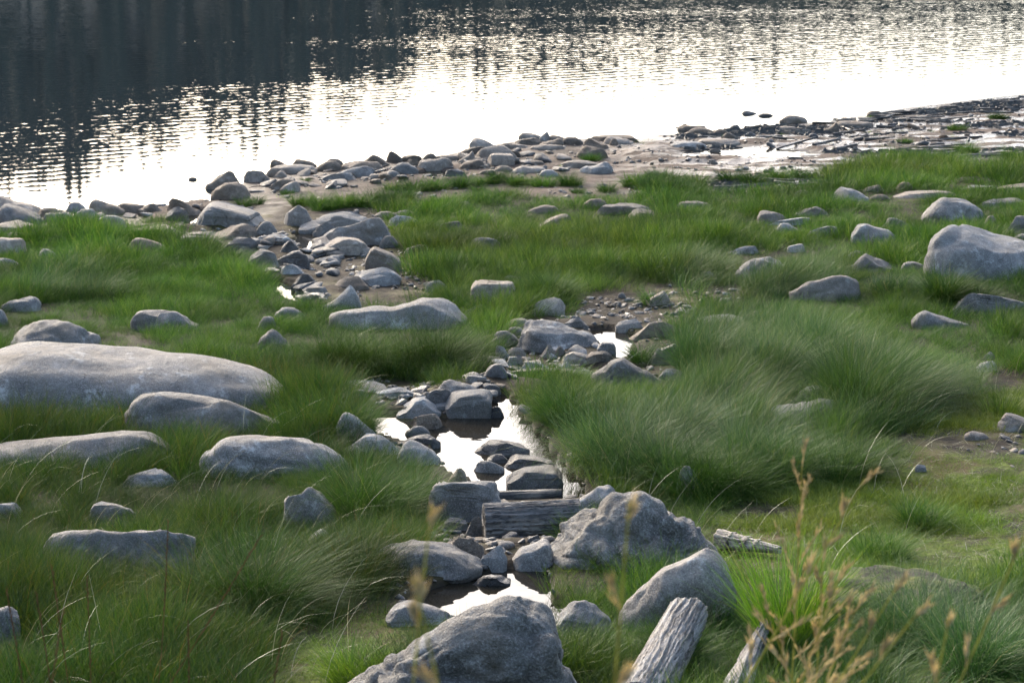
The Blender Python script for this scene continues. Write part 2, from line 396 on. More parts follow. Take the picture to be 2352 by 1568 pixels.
sand = k.mix(k.mapr(n3, .5, .62, 0, .6), sand, (.06, .05, .04))
sand = k.mix(k.mapr(n1, .46, .6, 0, .8), sand, (.045, .036, .028))
mudc = k.mix(k.mapr(n2, .38, .62), (.012, .010, .007), (.038, .028, .018))
mudc = k.mix(k.mapr(n1, .5, .62, 0, .7), mudc, (.07, .06, .02))
c = k.mix(at('lawn'), soil, mossc); c = k.mix(at('mud'), c, mudc); c = k.mix(at('beach'), c, sand)
sxg = k.n('ShaderNodeSeparateXYZ'); k.l(P, sxg.inputs[0])
film = k.math('MULTIPLY', k.math('MULTIPLY', k.mapr(k.noise(k.scalev(P, (1, 3.4, 1)), .9, 6, .65), .485, .53), at('beach')), k.mapr(sxg.outputs[0], .5, 3.5))
c = k.mix(k.math('MULTIPLY', film, .5), c, (.02, .017, .013)); c = k.mix(k.math('MULTIPLY', at('wet'), .65), c, (.02, .017, .013))
b = k.n('ShaderNodeBsdfPrincipled'); k.l(c, b.inputs['Base Color'])
w = k.math('MAXIMUM', film, at('wet')); w = k.math('MAXIMUM', w, k.math('MULTIPLY', at('mud'), k.mapr(n1, .52, .68, 0, .45)), clamp=True)
k.l(k.math('SUBTRACT', k.mapr(w, 0, 1, .9, .52), k.math('MULTIPLY', film, .42)), b.inputs['Roughness']); k.l(k.math('MULTIPLY_ADD', film, .5, .15), b.inputs['Specular IOR Level'])
bp = k.n('ShaderNodeBump'); bp.inputs['Distance'].default_value = .03
k.l(k.mapr(w, 0, 1, 1., .6), bp.inputs['Strength'])
k.l(k.math('ADD', k.math('MULTIPLY', n2, .8), k.math('MULTIPLY', n3, .25)), bp.inputs['Height']); k.l(bp.outputs[0], b.inputs['Normal'])
o = k.n('ShaderNodeOutputMaterial'); k.l(b.outputs[0], o.inputs[0])
gme.materials.append(m)
tag(link('ground', gme), 'sloping lake bank of dark soil, pink sand and wet mud', None, None, 'structure')

# ------------------------------------------------------------ lake and stream water
def water_mat(name, kind):
    m, t = new_mat(name); k = N(t)
    geo = k.n('ShaderNodeNewGeometry'); P = geo.outputs['Position']
    sx = k.n('ShaderNodeSeparateXYZ'); k.l(P, sx.inputs[0])
    cx = k.n('ShaderNodeCombineXYZ')
    def slope(sc, sy, scale, out):
        rot = k.n('ShaderNodeMapping'); rot.inputs['Rotation'].default_value = (0, 0, math.radians(7)); rot.inputs['Scale'].default_value = (sc, sy, 1); k.l(P, rot.inputs[0])
        x = k.noise(rot.outputs[0], scale, 2, .5)
        return k.math('SUBTRACT', x, .5)
    if kind == 'lake':
        q = k.math('SUBTRACT', k.math('SUBTRACT', sx.outputs[1], k.math('MULTIPLY', sx.outputs[0], .60)), 25.0)
        amp = k.mapr(q, 1, 12, .002, .030); amp2 = k.math('MULTIPLY', k.mapr(q, 8, 30, 0, .075), k.mapr(sx.outputs[0], -3, 9, .12, 1.))
        s1 = slope(9, 24, 1.0, 0); s2 = slope(2.2, 4.6, 1.0, 0); patch = k.mapr(k.noise(k.scalev(P, (.05, .22, 1)), 1, 3, .6), .40, .62, .5, 1.25)
        wv = k.n('ShaderNodeTexWave', wave_type='BANDS', bands_direction='Y'); mp = k.n('ShaderNodeMapping'); mp.inputs['Rotation'].default_value = (0, 0, math.radians(-30)); k.l(P, mp.inputs[0]); k.l(mp.outputs[0], wv.inputs[0])
        wv.inputs['Scale'].default_value = 1.0; wv.inputs['Distortion'].default_value = 2.5; wv.inputs['Detail'].default_value = 2; wv.inputs['Detail Scale'].default_value = .5
        w = k.math('MULTIPLY', k.math('SUBTRACT', wv.outputs['Fac'], .5), k.mapr(q, 1, 10, .0004, .009))
        y = k.math('ADD', k.math('MULTIPLY', k.math('ADD', k.math('MULTIPLY', s1, 1.9), k.math('MULTIPLY', s2, .75)), k.math('MULTIPLY', k.math('ADD', amp, amp2), patch)), w)
        xx = k.math('MULTIPLY', slope(1.5, 3, 1.3, 0), amp)
    else:
        s1 = slope(5, 12, 1.0, 0); s2 = slope(14, 24, 1.0, 0)
        y = k.math('ADD', k.math('MULTIPLY', s1, .05), k.math('MULTIPLY', s2, .05)); xx = k.math('MULTIPLY', slope(9, 11, 1.4, 0), .05)
    k.l(xx, cx.inputs[0]); k.l(y, cx.inputs[1]); cx.inputs[2].default_value = 1
    nv = k.n('ShaderNodeVectorMath', operation='NORMALIZE'); k.l(cx.outputs[0], nv.inputs[0])
    b = k.n('ShaderNodeBsdfPrincipled'); b.inputs['Base Color'].default_value = (.012, .016, .018, 1) if kind == 'lake' else (.02, .017, .012, 1)
    b.inputs['Roughness'].default_value = .02; b.inputs['IOR'].default_value = 1.33; b.inputs['Specular IOR Level'].default_value = .5
    k.l(nv.outputs[0], b.inputs['Normal'])
    o = k.n('ShaderNodeOutputMaterial'); k.l(b.outputs[0], o.inputs[0])
    return m
LAKE, STREAM = water_mat('lake_water', 'lake'), water_mat('stream_water', 'stream')
me = mesh_np('lake_water', [(-1500, 5, 0), (1500, 5, 0), (1500, 1500, 0), (-1500, 1500, 0)], [(0, 1, 2, 3)], LAKE, False)
tag(link('lake_water', me), 'calm lake reflecting dark conifer hills and white sky', None, None, 'structure')
for i, (poly, L) in enumerate(pools):
    cx, cy = np.mean([p[0] for p in poly]), np.mean([p[1] for p in poly])
    q = []
    for x, y in poly:
        d = math.hypot(x-cx, y-cy); s = (d+.10)/d
        q.append((cx+(x-cx)*s, cy+(y-cy)*s, L))
    me = bpy.data.meshes.new('stream_water'); me.from_pydata(q, [], [tuple(range(len(q)))]); me.materials.append(STREAM)
    if me.polygons[0].normal.z < 0: me.flip_normals()
    me.update()
    tag(link('stream_water', me), ['lowest stream pool under the log', 'widest stream pool above the log', 'small round stream pool', 'upper stream pool by the long slabs', 'narrow run of stream water', 'stream mouth water', 'little puddle on the sand', 'shallow water film on the mud flat'][i], None, None, 'structure')

# ------------------------------------------------------------ far shore: hills and wood that the lake mirrors
RID = [(-2600,300),(-900,380),(-200,400),(40,385),(200,370),(300,300),(380,330),(450,250),(560,290),(640,250),(720,200),(800,215),(900,190),(940,170),(962,100),(1100,112),(1300,118),(1450,92),(1700,86),(2000,52),(2352,25),(3200,-40),(5200,-60)]
raz, rel = [], []
for px, py in RID:
    d = ray(px, py)[0]; raz.append(math.atan2(d[0], d[1])); rel.append(-math.asin(d[2]) + (.0062 if px < 945 else .0125))
RD = 620.
def ridge(a): return RD*np.tan(np.interp(a, raz, rel)) - 11 - 1.5
def hill_z(a, r):
    zr = ridge(a); t = (r-300)/(RD-300)
    z = np.where(t < 0, -8+8*np.clip((r-280)/20, 0, 1), zr*np.clip(t, 0, 1)**.8)
    z = np.where(t > 1, zr*np.clip(1-(t-1)*.9, 0, 1), z)
    return z + 2.5*fbm(a*40, r*.012, 0, 77, 3)*np.clip(t*3, 0, 1)*np.clip((1.0-t)*4, 0, 1)
aa = np.linspace(-1.9, 1.9, 420); rr = np.concatenate([np.linspace(270, 620, 36), np.linspace(640, 1000, 10)])
AA, RR = np.meshgrid(aa, rr); ZZ = hill_z(AA, RR)
V = np.stack([(np.sin(AA)*RR).ravel(), (np.cos(AA)*RR).ravel(), ZZ.ravel()], 1)
n_, m_ = AA.shape; ii = np.arange(n_*m_).reshape(n_, m_)
F = np.stack([ii[:-1, :-1].ravel(), ii[:-1, 1:].ravel(), ii[1:, 1:].ravel(), ii[1:, :-1].ravel()], 1)
m, t = new_mat('forest_floor'); k = N(t); geo = k.n('ShaderNodeNewGeometry')
b = k.n('ShaderNodeBsdfPrincipled'); k.l(k.ramp(k.noise(geo.outputs['Position'], .03, 5, .6), [(.35, (.026, .037, .03)), (.65, (.05, .062, .05))]), b.inputs['Base Color']); b.inputs['Roughness'].default_value = .95
o = k.n('ShaderNodeOutputMaterial'); k.l(b.outputs[0], o.inputs[0])
tag(link('hills', mesh_np('hills', V, F, m)), 'wooded hills across the lake, seen only mirrored in it', None, None, 'structure')

# geometry-nodes scatter: meshes of the prototypes are joined as instances of the one stuff object
def scatter(name, protos, pts, scl, rot, tilt, idx, extra, label):
    me = bpy.data.meshes.new(name); me.vertices.add(len(pts)); me.vertices.foreach_set("co", np.asarray(pts, np.float32).ravel())
    attr(me, 'scl', np.asarray(scl, np.float32), 'FLOAT_VECTOR')
    attr(me, 'eul', np.stack([tilt[:, 0], tilt[:, 1], rot], 1).astype(np.float32), 'FLOAT_VECTOR')
    attr(me, 'pick', idx.astype(np.int32), 'INT')
    for kx, v in extra.items(): attr(me, kx, v.astype(np.float32))
    me.update(); ob = link(name, me); tag(ob, label, None, None, 'stuff')
    g = bpy.data.node_groups.new(name, 'GeometryNodeTree')
    g.interface.new_socket('Geometry', in_out='INPUT', socket_type='NodeSocketGeometry'); g.interface.new_socket('Geometry', in_out='OUTPUT', socket_type='NodeSocketGeometry')
    gi, go = g.nodes.new('NodeGroupInput'), g.nodes.new('NodeGroupOutput')
    jn = g.nodes.new('GeometryNodeJoinGeometry')
    for p in protos:
        q = g.nodes.new('GeometryNodeObjectInfo'); q.inputs['Object'].default_value = p; gt = g.nodes.new('GeometryNodeGeometryToInstance')
        g.links.new(q.outputs['Geometry'], gt.inputs[0]); g.links.new(gt.outputs[0], jn.inputs[0])
    ip = g.nodes.new('GeometryNodeInstanceOnPoints'); ip.inputs['Pick Instance'].default_value = True
    def na(n, tp):
        a = g.nodes.new('GeometryNodeInputNamedAttribute'); a.data_type = tp; a.inputs['Name'].default_value = n; return a.outputs['Attribute']
    g.links.new(gi.outputs[0], ip.inputs['Points']); g.links.new(jn.outputs[0], ip.inputs['Instance'])
    g.links.new(na('pick', 'INT'), ip.inputs['Instance Index']); g.links.new(na('scl', 'FLOAT_VECTOR'), ip.inputs['Scale'])
    er = g.nodes.new('FunctionNodeEulerToRotation'); g.links.new(na('eul', 'FLOAT_VECTOR'), er.inputs[0]); g.links.new(er.outputs[0], ip.inputs['Rotation'])
    g.links.new(ip.outputs[0], go.inputs[0])
    md = ob.modifiers.new('scatter', 'NODES'); md.node_group = g
    return ob
def proto(name, me): return bpy.data.objects.new(name, me)      # never linked: only its mesh is used

m, t = new_mat('conifer'); k = N(t); oi = k.n('ShaderNodeObjectInfo'); geo = k.n('ShaderNodeNewGeometry')
b = k.n('ShaderNodeBsdfPrincipled'); k.l(k.ramp(k.noise(geo.outputs['Position'], .06, 3, .6), [(.35, (.022, .037, .03)), (.65, (.05, .065, .045))]), b.inputs['Base Color']); b.inputs['Roughness'].default_value = .9
o = k.n('ShaderNodeOutputMaterial'); k.l(b.outputs[0], o.inputs[0]); CON = m
def conifer(seed, full):
    r = np.random.RandomState(seed); V, F = [], []
    def ring(z, rad, n, j):
        for q in range(n):
            a = 2*math.pi*q/n; w = rad*(1+r.uniform(-j, j)); V.append((w*math.cos(a), w*math.sin(a), z+r.uniform(-.02, .02)))
    n = 7; ring(-.05, .02, n, 0); ring(1, .002, n, 0)
    for q in range(n): F.append((q, (q+1) % n, n+(q+1) % n)); F.append((q, n+(q+1) % n, n+q))
    L = 9 if full else 6
    for l in range(L):
        z0 = .12+.86*l/L; rad = (.17 if full else .08)*(1-l/L)**.85+.012; s = len(V); ring(z0, rad*r.uniform(.75, 1.2), n, .45); V.append((0, 0, z0+.16))
        for q in range(n): F.append((s+q, s+(q+1) % n, s+n))
    return proto('conifer', mesh_np('conifer', V, F, CON, False))
cps = [conifer(s, s < 5) for s in range(7)]
nt_ = 9000
a = R.uniform(-1.0, 1.0, nt_); r_ = 300+(RD-290)*np.sqrt(R.uniform(0, 1, nt_))
n2_ = 800; a = np.concatenate([a, R.uniform(-.8, .8, n2_)]); r_ = np.concatenate([r_, RD+R.uniform(-12, 12, n2_)])
pts = np.stack([np.sin(a)*r_, np.cos(a)*r_, hill_z(a, r_)-.5], 1)
hgt = R.uniform(8, 13, len(a))*(1+.25*(R.rand(len(a)) > .93))
scatter('far_forest', cps, pts, np.stack([hgt*1.2, hgt*1.2, hgt], 1), R.uniform(0, 6.28, len(a)), np.zeros((len(a), 2)), R.randint(0, 7, len(a)), {}, 'dark conifer wood on the hills across the lake')
# ------------------------------------------------------------ rocks: x0, x1, top, foot, style, material, outline, label, depth, grass in front
g1 = 'stones and boulders of the lake shore'
ROCKS = [
 # --- shore beside the bay
 (-30,95,449,494,'r','t','pl','tan boulder behind the grey one where the shore leaves the photo beside the bay',.8),
 (-10,100,468,518,'r','g','hl','smooth grey boulder sloping down on the bay shore at the edge of the photo',.8),
 (-60,85,505,536,'s','t','flat','low flat slab at the foot of the sloping bay boulder'),
 (151,199,464,488,'r','p','dome','small pale round-topped stone standing alone against the bright bay'),
 (100,168,486,510,'r','t','flat','squat rounded tan block below the pale round-topped bay stone'),
 (88,142,477,500,'a','b','flat','small brown block between the sloping boulder and the pale bay stone'),
 (202,288,457,496,'r','t','hl','tan humped boulder highest on the bay shore rocks'),
 (164,234,479,508,'r','g','dome','grey stone in front of the tan humped bay boulder'),
 (265,341,466,492,'r','b','flat','brown low stone behind the waterside grass strip by the bay'),
 (325,371,467,486,'a','b','pk','small brown stone at the water between the hump and the pointed block'),
 (383,462,455,496,'a','b','pl','pointed brown block at the mouth of the stream in the bay'),
 (380,434,474,508,'a','d','dome','dark stone propped under the pointed brown block'),
 (452,602,462,524,'q','p','hl','big pale boulder with a tawny face beside the stream mouth',.7),
 (472,552,393,436,'r','b','hr','brown rounded boulder leaning over the water on the point'),
 (484,576,418,458,'r','b','dome','cracked brown boulder with its foot in the bay water at the point'),
 (560,618,391,420,'a','t','flat','blocky pale-topped stone just inland of the leaning point boulder'),
 (484,600,513,555,'a','b','hr','brown blocky boulder in front of the big pale stream-mouth boulder'),
 (588,637,508,538,'r','g','dome','grey stone between the brown block and the upper stream'),
 (592,667,537,561,'s','g','flat','flat grey stone with a level top beside the upper stream pool'),
 (653,718,471,521,'a','g','pr','upright grey wedge stone standing on the mud bank'),
 (723,776,510,538,'a','g','pk','grey rough stone at the head of the upper stream pool'),
 (690,856,485,530,'s','p','hr','long flat pale slab rising inland beside the upper pool',.35),
 (736,898,499,564,'r','g','hr','long smooth grey stone like a fallen log beside the upper pool',.35),
 (856,925,485,506,'r','t','dome','low rounded stone at the inland end of the long grey stone'),
 (895,962,492,512,'s','p','flat','thin pale stone edge in grass beyond the long grey stone',.5,.04),
 (908,955,482,494,'r','t','flat','small tan stone half in grass above the long slabs',.5,.04),
 (408,518,540,566,'s','d','flat','dark-edged slab bridging the grass and the stream rubble'),
 (422,498,531,549,'s','t','flat','small flat stone behind the dark-edged slab'),
 (220,292,494,520,'r','g','dome','grey stone sunk in the waterside grass by the bay',.6,.06),
 (240,412,515,542,'s','t','hr','broad flat tan slab behind the grass near the bay',.5),
 (306,388,511,526,'s','b','flat','thin brown slab lying on the broad tan one'),
 (292,388,546,572,'r','b','hl','brown smooth boulder buried in the meadow edge below the slabs',.6,.06),
 (516,595,544,580,'a','d','hr','dark stone at the end of the grass beside the stream rubble'),
 (558,628,545,571,'s','g','flat','tilted flat stone on top of the dark stream-side stone'),
 (646,690,551,579,'a','d','pk','dark wedge stone at the outflow of the upper pool'),
 (572,640,570,618,'a','g','flat','grey block forming one half of the overhanging dark ledge'),
 (628,712,574,618,'a','d','flat','big dark slab overhanging the narrow stream'),
 (588,645,613,640,'s','w','flat','dark wet slab by the narrow water below the ledge'),
 (645,695,606,630,'a','p','dome','pale stone in the stream just below the dark ledge'),
 (672,735,626,660,'a','d','pk','dark jagged stone among mud below the ledge'),
 (680,716,656,676,'a','d','flat','small dark slab by the narrow lower water'),
 (700,752,657,676,'s','g','flat','low grey stone between two dark slabs of the narrow stream'),
 (682,748,671,692,'s','w','flat','long dark wet slab above the pale upright block'),
 (740,829,654,716,'a','p','pr','pale upright angular block with a black shaded side'),
 (733,857,544,586,'a','t','dome','pale knobbly boulder on the bank opposite the ledge'),
 (870,917,541,572,'r','g','dome','small grey rounded boulder at the meadow edge above the pale blocks'),
 (838,922,566,622,'q','t','hl','pale square-faced block leaning at the meadow edge'),
 (792,923,613,660,'a','p','hr','broad pale slab with an upturned end on the stream bank',.7),
 (768,848,634,668,'a','b','dome','brown earthy stone in front of the broad pale slab'),
 (830,880,600,612,'s','d','flat','thin dark stone lying at the foot of the square-faced block'),
 (755,1075,683,745,'r','g',[(-1,.35),(-.85,.55),(-.6,.66),(-.2,.74),(-.08,.70),(0,.82),(.35,1),(.65,.97),(.85,.72),(1,.2)],'long low double-humped boulder split by a crack in mid meadow',.4,.05),
 (1080,1184,642,706,'q','t',[(-1,.7),(-.8,.98),(-.4,1),(-.15,.82),(.1,.86),(.5,1),(.85,1),(1,.8)],'square tan block with a notched top in the meadow',.7),
 (1224,1298,682,726,'a','t','flat','rounded grey block standing alone in short grass beside the notched block'),
 (1068,1114,697,722,'a','p','pr','small pale stone at the foot of the notched block'),
 (1158,1204,632,644,'s','p','flat','sliver of pale stone behind the notched block',.5,.03),
 (1192,1374,734,806,'r','g',[(-1,.55),(-.85,.9),(-.5,1),(0,.8),(.4,.6),(.8,.4),(1,.1)],'large sloping grey stone above the rubble by the small round pool',.7),
 (1152,1210,750,780,'r','g','dome','grey stone tucked behind the uphill end of the large sloping stone'),
 (1130,1204,759,797,'r','g','hl','smooth grey cobble at the grass edge of the rubble'),
 (1158,1222,730,750,'r','t','dome','small stone half hidden in grass above the rubble',.6,.03),
 (1138,1170,792,824,'a','p','hl','pale angular stone against the grass tuft by the rubble'),
 (1164,1206,797,820,'a','t','dome','tan lumpy stone second from the grass tuft in the rubble'),
 (1166,1200,818,840,'a','p','flat','pale cube-like stone in the lower rubble'),
 (1112,1167,835,868,'r','d','dome','dark rounded cobble at the lower end of the rubble'),
 (1245,1278,790,820,'a','t','pk','tan pointed stone in the middle of the rubble'),
 (1276,1296,795,816,'r','t','dome','small round cobble beside the pointed rubble stone'),
 (1292,1382,807,842,'a','t','hl','tan cracked slab in front of the large sloping stone',.7),
 (1342,1408,805,836,'a','b','dome','brown stone between the cracked slab and the small round pool'),
 (1371,1415,785,814,'q','g','flat','grey block standing at the edge of the small round pool'),
 (1356,1524,821,893,'r','g',[(-1,.25),(-.75,.75),(-.45,1),(-.25,.97),(.1,.7),(.5,.42),(1,.1)],'blue-grey boulder peaked at one end above the long grass tussock',.6),
 (1198,1262,829,854,'s','p','hl','flat pale shard lying in the rubble'),
 (1268,1313,830,854,'a','p','hr','pale chip leaning beside the flat shard'),
 (1172,1360,845,866,'s','t','flat','long low slab closing the lower side of the rubble',.35),
 (1414,1474,731,758,'s','p','hr','flat pale stone on the mud above the small round pool'),
 (1470,1565,735,772,'s','b','hr','brown tilted slab at the grass edge beyond the small round pool',.5),
 (1494,1584,789,842,'a','d',[(-1,.4),(-.7,.8),(-.2,.7),(.2,1),(.8,.9),(1,.4)],'dark rough rock with a pale cap opposite the small round pool'),
 (1513,1586,845,880,'a','p','hl','pale angular stone below the dark rough rock'),
 (1480,1540,667,704,'a','t','pr','tan broken stone on the meadow edge beside a tuft'),
 (1418,1438,672,687,'r','g','dome','grey pebble between the meadow and the broken stone'),
 (1296,1348,726,752,'a','g','pk','grey rough stone by the inlet of the small round pool'),
 # --- lower stream
 (1004,1104,871,914,'r','g','hl','smooth grey stone with a shaded underside at the head of the big pool'),
 (1104,1152,880,910,'a','d','dome','dark stone in the trickle that feeds the big pool'),
 (768,892,872,902,'s','p','hl','flat cracked pale slab at the end of the grass above the big pool',.5),
 (795,850,893,918,'a','g','dome','small grey stone in front of the flat cracked slab'),
 (850,950,888,912,'s','g','hr','thin grey ledge on the mossy bank above the big pool',.4),
 (1072,1118,860,880,'a','g','flat','small grey slab upstream of the smooth shaded stone'),
 (910,1028,906,962,'a','p','pk','pale peaked stone at the back of the big pool',.8),
 (974,1048,892,938,'a','d','flat','dark flat-topped stone behind the pale peaked one'),
 (1023,1132,892,962,'q','g',[(-1,.55),(-.7,.85),(-.2,1),(.3,1),(.85,.95),(1,.6)],'big grey block with a dark wet foot at the back of the big pool',.8),
 (1121,1156,932,960,'a','w','dome','small black wet stone beside the big grey block'),
 (946,1013,950,986,'a','b','flat','brown mossy stone in the middle of the big pool',.8),
 (930,988,977,1002,'r','g','dome','grey flat cobble at the near side of the brown mossy stone'),
 (930,1002,995,1020,'a','d','hr','dark low wet stone lying in the big pool below the cobble'),
 (772,864,946,1014,'r','p','hl','long pale stone sloping into the big pool',.5),
 (792,920,993,1054,'a','p','hr','pale faceted boulder on the grassy bank of the big pool',.7),
 (912,1012,1009,1070,'r','p','hl','pale smooth boulder whose rounded end meets the pool',.7),
 (1100,1216,1008,1050,'s','d','flat','broad flat dark stone, uppermost of the stepping slabs in the pool',.7),
 (1120,1167,1042,1064,'a','w','flat','small blackish stone between the stepping slabs'),
 (1164,1269,1042,1078,'s','d','hl','narrow dark slab below the broad stepping slab',.6),
 (1092,1158,1057,1086,'a','g','hl','grey leaning chip in the near part of the pool'),
 (1162,1293,1064,1126,'q','g',[(-1,.35),(-.6,.75),(-.3,.97),(.3,1),(.75,.95),(1,.6)],'large pale flat-topped boulder just above the black beam',.8),
 (1030,1074,1074,1112,'a','t','pk','small upright stone on the bank behind the square block'),
 (984,1152,1103,1200,'q','g',[(-1,.95),(-.5,1),(0,.98),(.8,.93),(1,.8)],'big square grey block with a flat front face damming the pool',.45),
 (1016,1074,1188,1222,'a','g','flat','pale stone wedged under the big square block'),
 (1068,1114,1184,1240,'a','g','hr','grey angular stone between the square block and the log end'),
 (1033,1112,1234,1280,'a','b','hl','brown-grey broken stone in front of the log end'),
 (866,1112,1238,1330,'r','g',[(-1,.75),(-.7,.95),(-.3,1),(.1,.92),(.5,.65),(.8,.35),(1,.08)],'broad domed grey boulder on the bank of the lowest pool',.7),
 (1097,1164,1252,1312,'a','p','pr','pale triangular stone standing below the log'),
 (1173,1272,1236,1312,'r','g','hr','grey rounded boulder under the log leaning on the rough boulder',.8),
 (1094,1172,1318,1346,'s','w','hl','wet brown stone at the head of the lowest pool'),
 (1256,1648,1126,1316,'x','x',[(-1,.25),(-.88,.62),(-.7,.62),(-.5,.72),(-.2,.93),(.2,1),(.5,.98),(.75,.72),(.9,.45),(1,.15)],'large rugged boulder with a fractured face beside the log',.6),
 (1545,1600,1218,1296,'a','x','pk','small rugged stone leaning against the fractured boulder'),
 (1422,1692,1257,1425,'r','g',[(-1,.2),(-.75,.5),(-.4,.75),(0,.92),(.4,1),(.75,.97),(1,.5)],'smooth grey whaleback boulder below the rugged boulder',.55,.05),
 (770,1345,1366,1690,'x','x',[(-1,.15),(-.8,.3),(-.62,.45),(-.4,.66),(-.2,.82),(.05,.96),(.2,1),(.6,1),(.75,.93),(.86,.78),(1,.4)],'huge lumpy granite boulder cut by the bottom edge of the photo',.45),
 (1278,1404,1377,1462,'r','g','dome','rounded grey stone on the mossy bank beside the huge lumpy boulder',.8),
 (886,1044,1376,1446,'s','g','hl','grey stone slanting into the lowest pool',.6),
 (1314,1420,1112,1168,'r','g','pr','slender grey stone emerging from moss beyond the rugged boulder',.5),
 (1552,1626,1068,1134,'r','p','hl','pale stone peeping from under the big tussock',.7,.03),
 # --- near meadow beside the giant boulder
 (24,232,734,812,'r','g',[(-1,.45),(-.8,.75),(-.4,.97),(.1,1),(.6,.85),(1,.35)],'grey humped boulder behind the giant one',.7),
 (-150,660,783,958,'r','g',[(-1,.55),(-.75,.75),(-.5,1),(-.2,.97),(0,.93),(.25,.86),(.5,.75),(.75,.6),(.9,.42),(1,.2)],'giant smooth grey boulder, by far the longest in the meadow',.5,.06),
 (286,652,899,1000,'r','g',[(-1,.55),(-.85,.9),(-.6,1),(-.2,.97),(.3,.88),(.7,.72),(1,.3)],'long grey boulder lying against the near foot of the giant one',.5,.06),
 (-60,396,988,1058,'r','g',[(-1,.3),(-.5,.55),(0,.78),(.5,.98),(.8,1),(1,.5)],'long whaleback rock sloping down to the edge of the photo',.35,.07),
 (458,806,998,1092,'r','g',[(-1,.45),(-.7,.75),(-.3,.95),(.1,1),(.4,.95),(.7,.65),(1,.2)],'sunlit pale grey boulder on the grassy bank, deep crack at its low end',.5,.05),
 (275,412,1074,1114,'a','g','hr','small low stone in brownish sedge between the two long rocks',.6,.03),
 (202,312,1150,1196,'a','g','flat','small flat grey stone in grass above the sunlit-topped boulder',.6,.04),
 (-20,52,1153,1184,'s','g','flat','thin grey stone at the edge of the photo level with the flat one',.6,.03),
 (84,450,1214,1316,'r','g',[(-1,.45),(-.8,.85),(-.55,.92),(-.1,.97),(.4,1),(1,.9)],'long boulder with a sunlit top and steep end in tall grass',.35,.05),
 (650,782,1117,1214,'x','g',[(-1,.8),(-.6,.95),(-.1,1),(.4,.8),(.8,.45),(1,.15)],'grey boulder with a layered end in front of the dark round tussock',.7,.02),
 (704,768,1214,1250,'r','g','dome','small grey stone directly below the layered boulder',.7,.03),
 (-25,42,1332,1366,'r','p','dome','pale stone cut by the edge of the photo, upper of two',.7,.04),
 (-40,48,1390,1466,'r','g','flat','speckled grey stone cut by the edge of the photo, lower of two',.7,.04),
 (205,250,1322,1346,'r','g','dome','tiny stone lost in tall grass below the steep-ended boulder',.7,.03),
 (300,400,711,746,'r','g','flat','rounded stone, larger half of the meadow pair behind the giant boulder',.6,.05),
 (352,458,714,748,'r','g','hl','second stone of the meadow pair, tapering into grass',.5,.05),
 (590,668,755,798,'x','g','pk','knobbly grey stone beside the tuft inland of the stream',.7,.03),
 (588,640,726,760,'r','g','dome','grey stone half behind the tuft above the knobbly stone',.7,.03),
 (626,702,705,728,'r','g','dome','grey stone peering over the tuft above the knobbly stone',.7,.05),
 (0,96,680,704,'r','g','hr','low stone in thick grass at the edge of the photo above the giant boulder',.5,.05),
 (-30,20,710,738,'r','g','dome','stone cut by the edge of the photo just above the giant boulder',.7,.04),
 (-20,62,545,580,'r','t','flat','tan boulder at the edge of the photo on the waterside meadow',.7,.05),
 (88,136,571,594,'r','p','hl','small pale stone in grass near the tan edge boulder',.7,.03),
 (-20,44,592,614,'s','p','flat','pale flat-topped stone at the edge of the photo in short grass',.7,.03),
 (12,76,533,547,'r','t','flat','low stone between the slabs and the waterside meadow',.5,.03),
 (115,152,541,551,'r','g','flat','tiny stone in the grass beyond the tan edge boulder',.5,.03),
 # --- far meadow
 (2114,2268,453,508,'r','g','dome','blue-grey domed boulder standing high at the back of the meadow',.7,.05),
 (2120,2440,515,632,'r','g',[(-1,.4),(-.85,.85),(-.6,.98),(-.3,1),(0,.85),(.4,.62),(1,.3)],'massive smooth grey boulder second largest in the meadow',.6,.05),
 (1954,2062,513,548,'r','g','hl','humped grey boulder in the far meadow with a pale notch in its back',.6,.06),
 (2028,2095,500,522,'r','g','hl','stone tapering into grass behind the notched humped boulder',.5,.05),
 (2258,2292,495,520,'r','t','dome','small stone between the domed and the massive boulder',.6,.04),
 (2308,2380,495,535,'r','g','dome','grey boulder cut by the edge of the photo behind the massive one',.6,.04),
 (2322,2400,535,560,'r','g','dome','grey stone tucked between the massive boulder and the photo edge',.6,.02),
 (1738,1812,483,504,'r','t','hl','rounded stone in the far meadow, first of a loose row of four',.5,.06),
 (1822,1902,474,491,'r','t','hr','low stone in the far meadow, highest of the loose row',.5,.05),
 (1773,1862,499,512,'s','p','hr','thin pale slab in the far meadow row',.4,.04),
 (1783,1838,512,530,'r','p','hl','small pale stone under the thin slab of the far row',.6,.04),
 (1852,1928,519,536,'s','g','hr','grey slab edge showing in grass toward the humped boulder',.4,.05),
 (1688,1806,589,628,'r','g','hr','grey boulder in the middle of the wide meadow, tapered at one end',.6,.06),
 (1952,2072,582,616,'r','g','pl','grey boulder above the pale windblown grass',.6,.06),
 (2068,2140,600,618,'r','g','hl','low stone continuing from the boulder above windblown grass',.5,.05),
 (1812,1978,632,676,'r','t',[(-1,.2),(-.5,.65),(0,1),(.4,.95),(.8,.6),(1,.2)],'broad tan domed boulder rising from the mid meadow',.5,.07),
 (2198,2370,673,706,'s','g','hl','pale flat boulder at the edge of the photo beyond tall grass',.5,.05),
 (2092,2226,713,740,'r','g','pl','low grey stone in olive grass below the pale flat boulder',.5,.06),
 (1594,1724,721,748,'a','p','flat','flat pale slab at the end of the bare mud patch',.5,.04),
 (1650,1684,684,703,'r','d','hl','small dark cobble on the bare mud patch',.7,.0),
 (1714,1752,714,732,'r','t','dome','small tan stone behind the flat pale slab',.7,.03),
 (1238,1314,491,516,'a','t','hr','pale wedge-shaped stone alone in the far meadow',.6,.05),
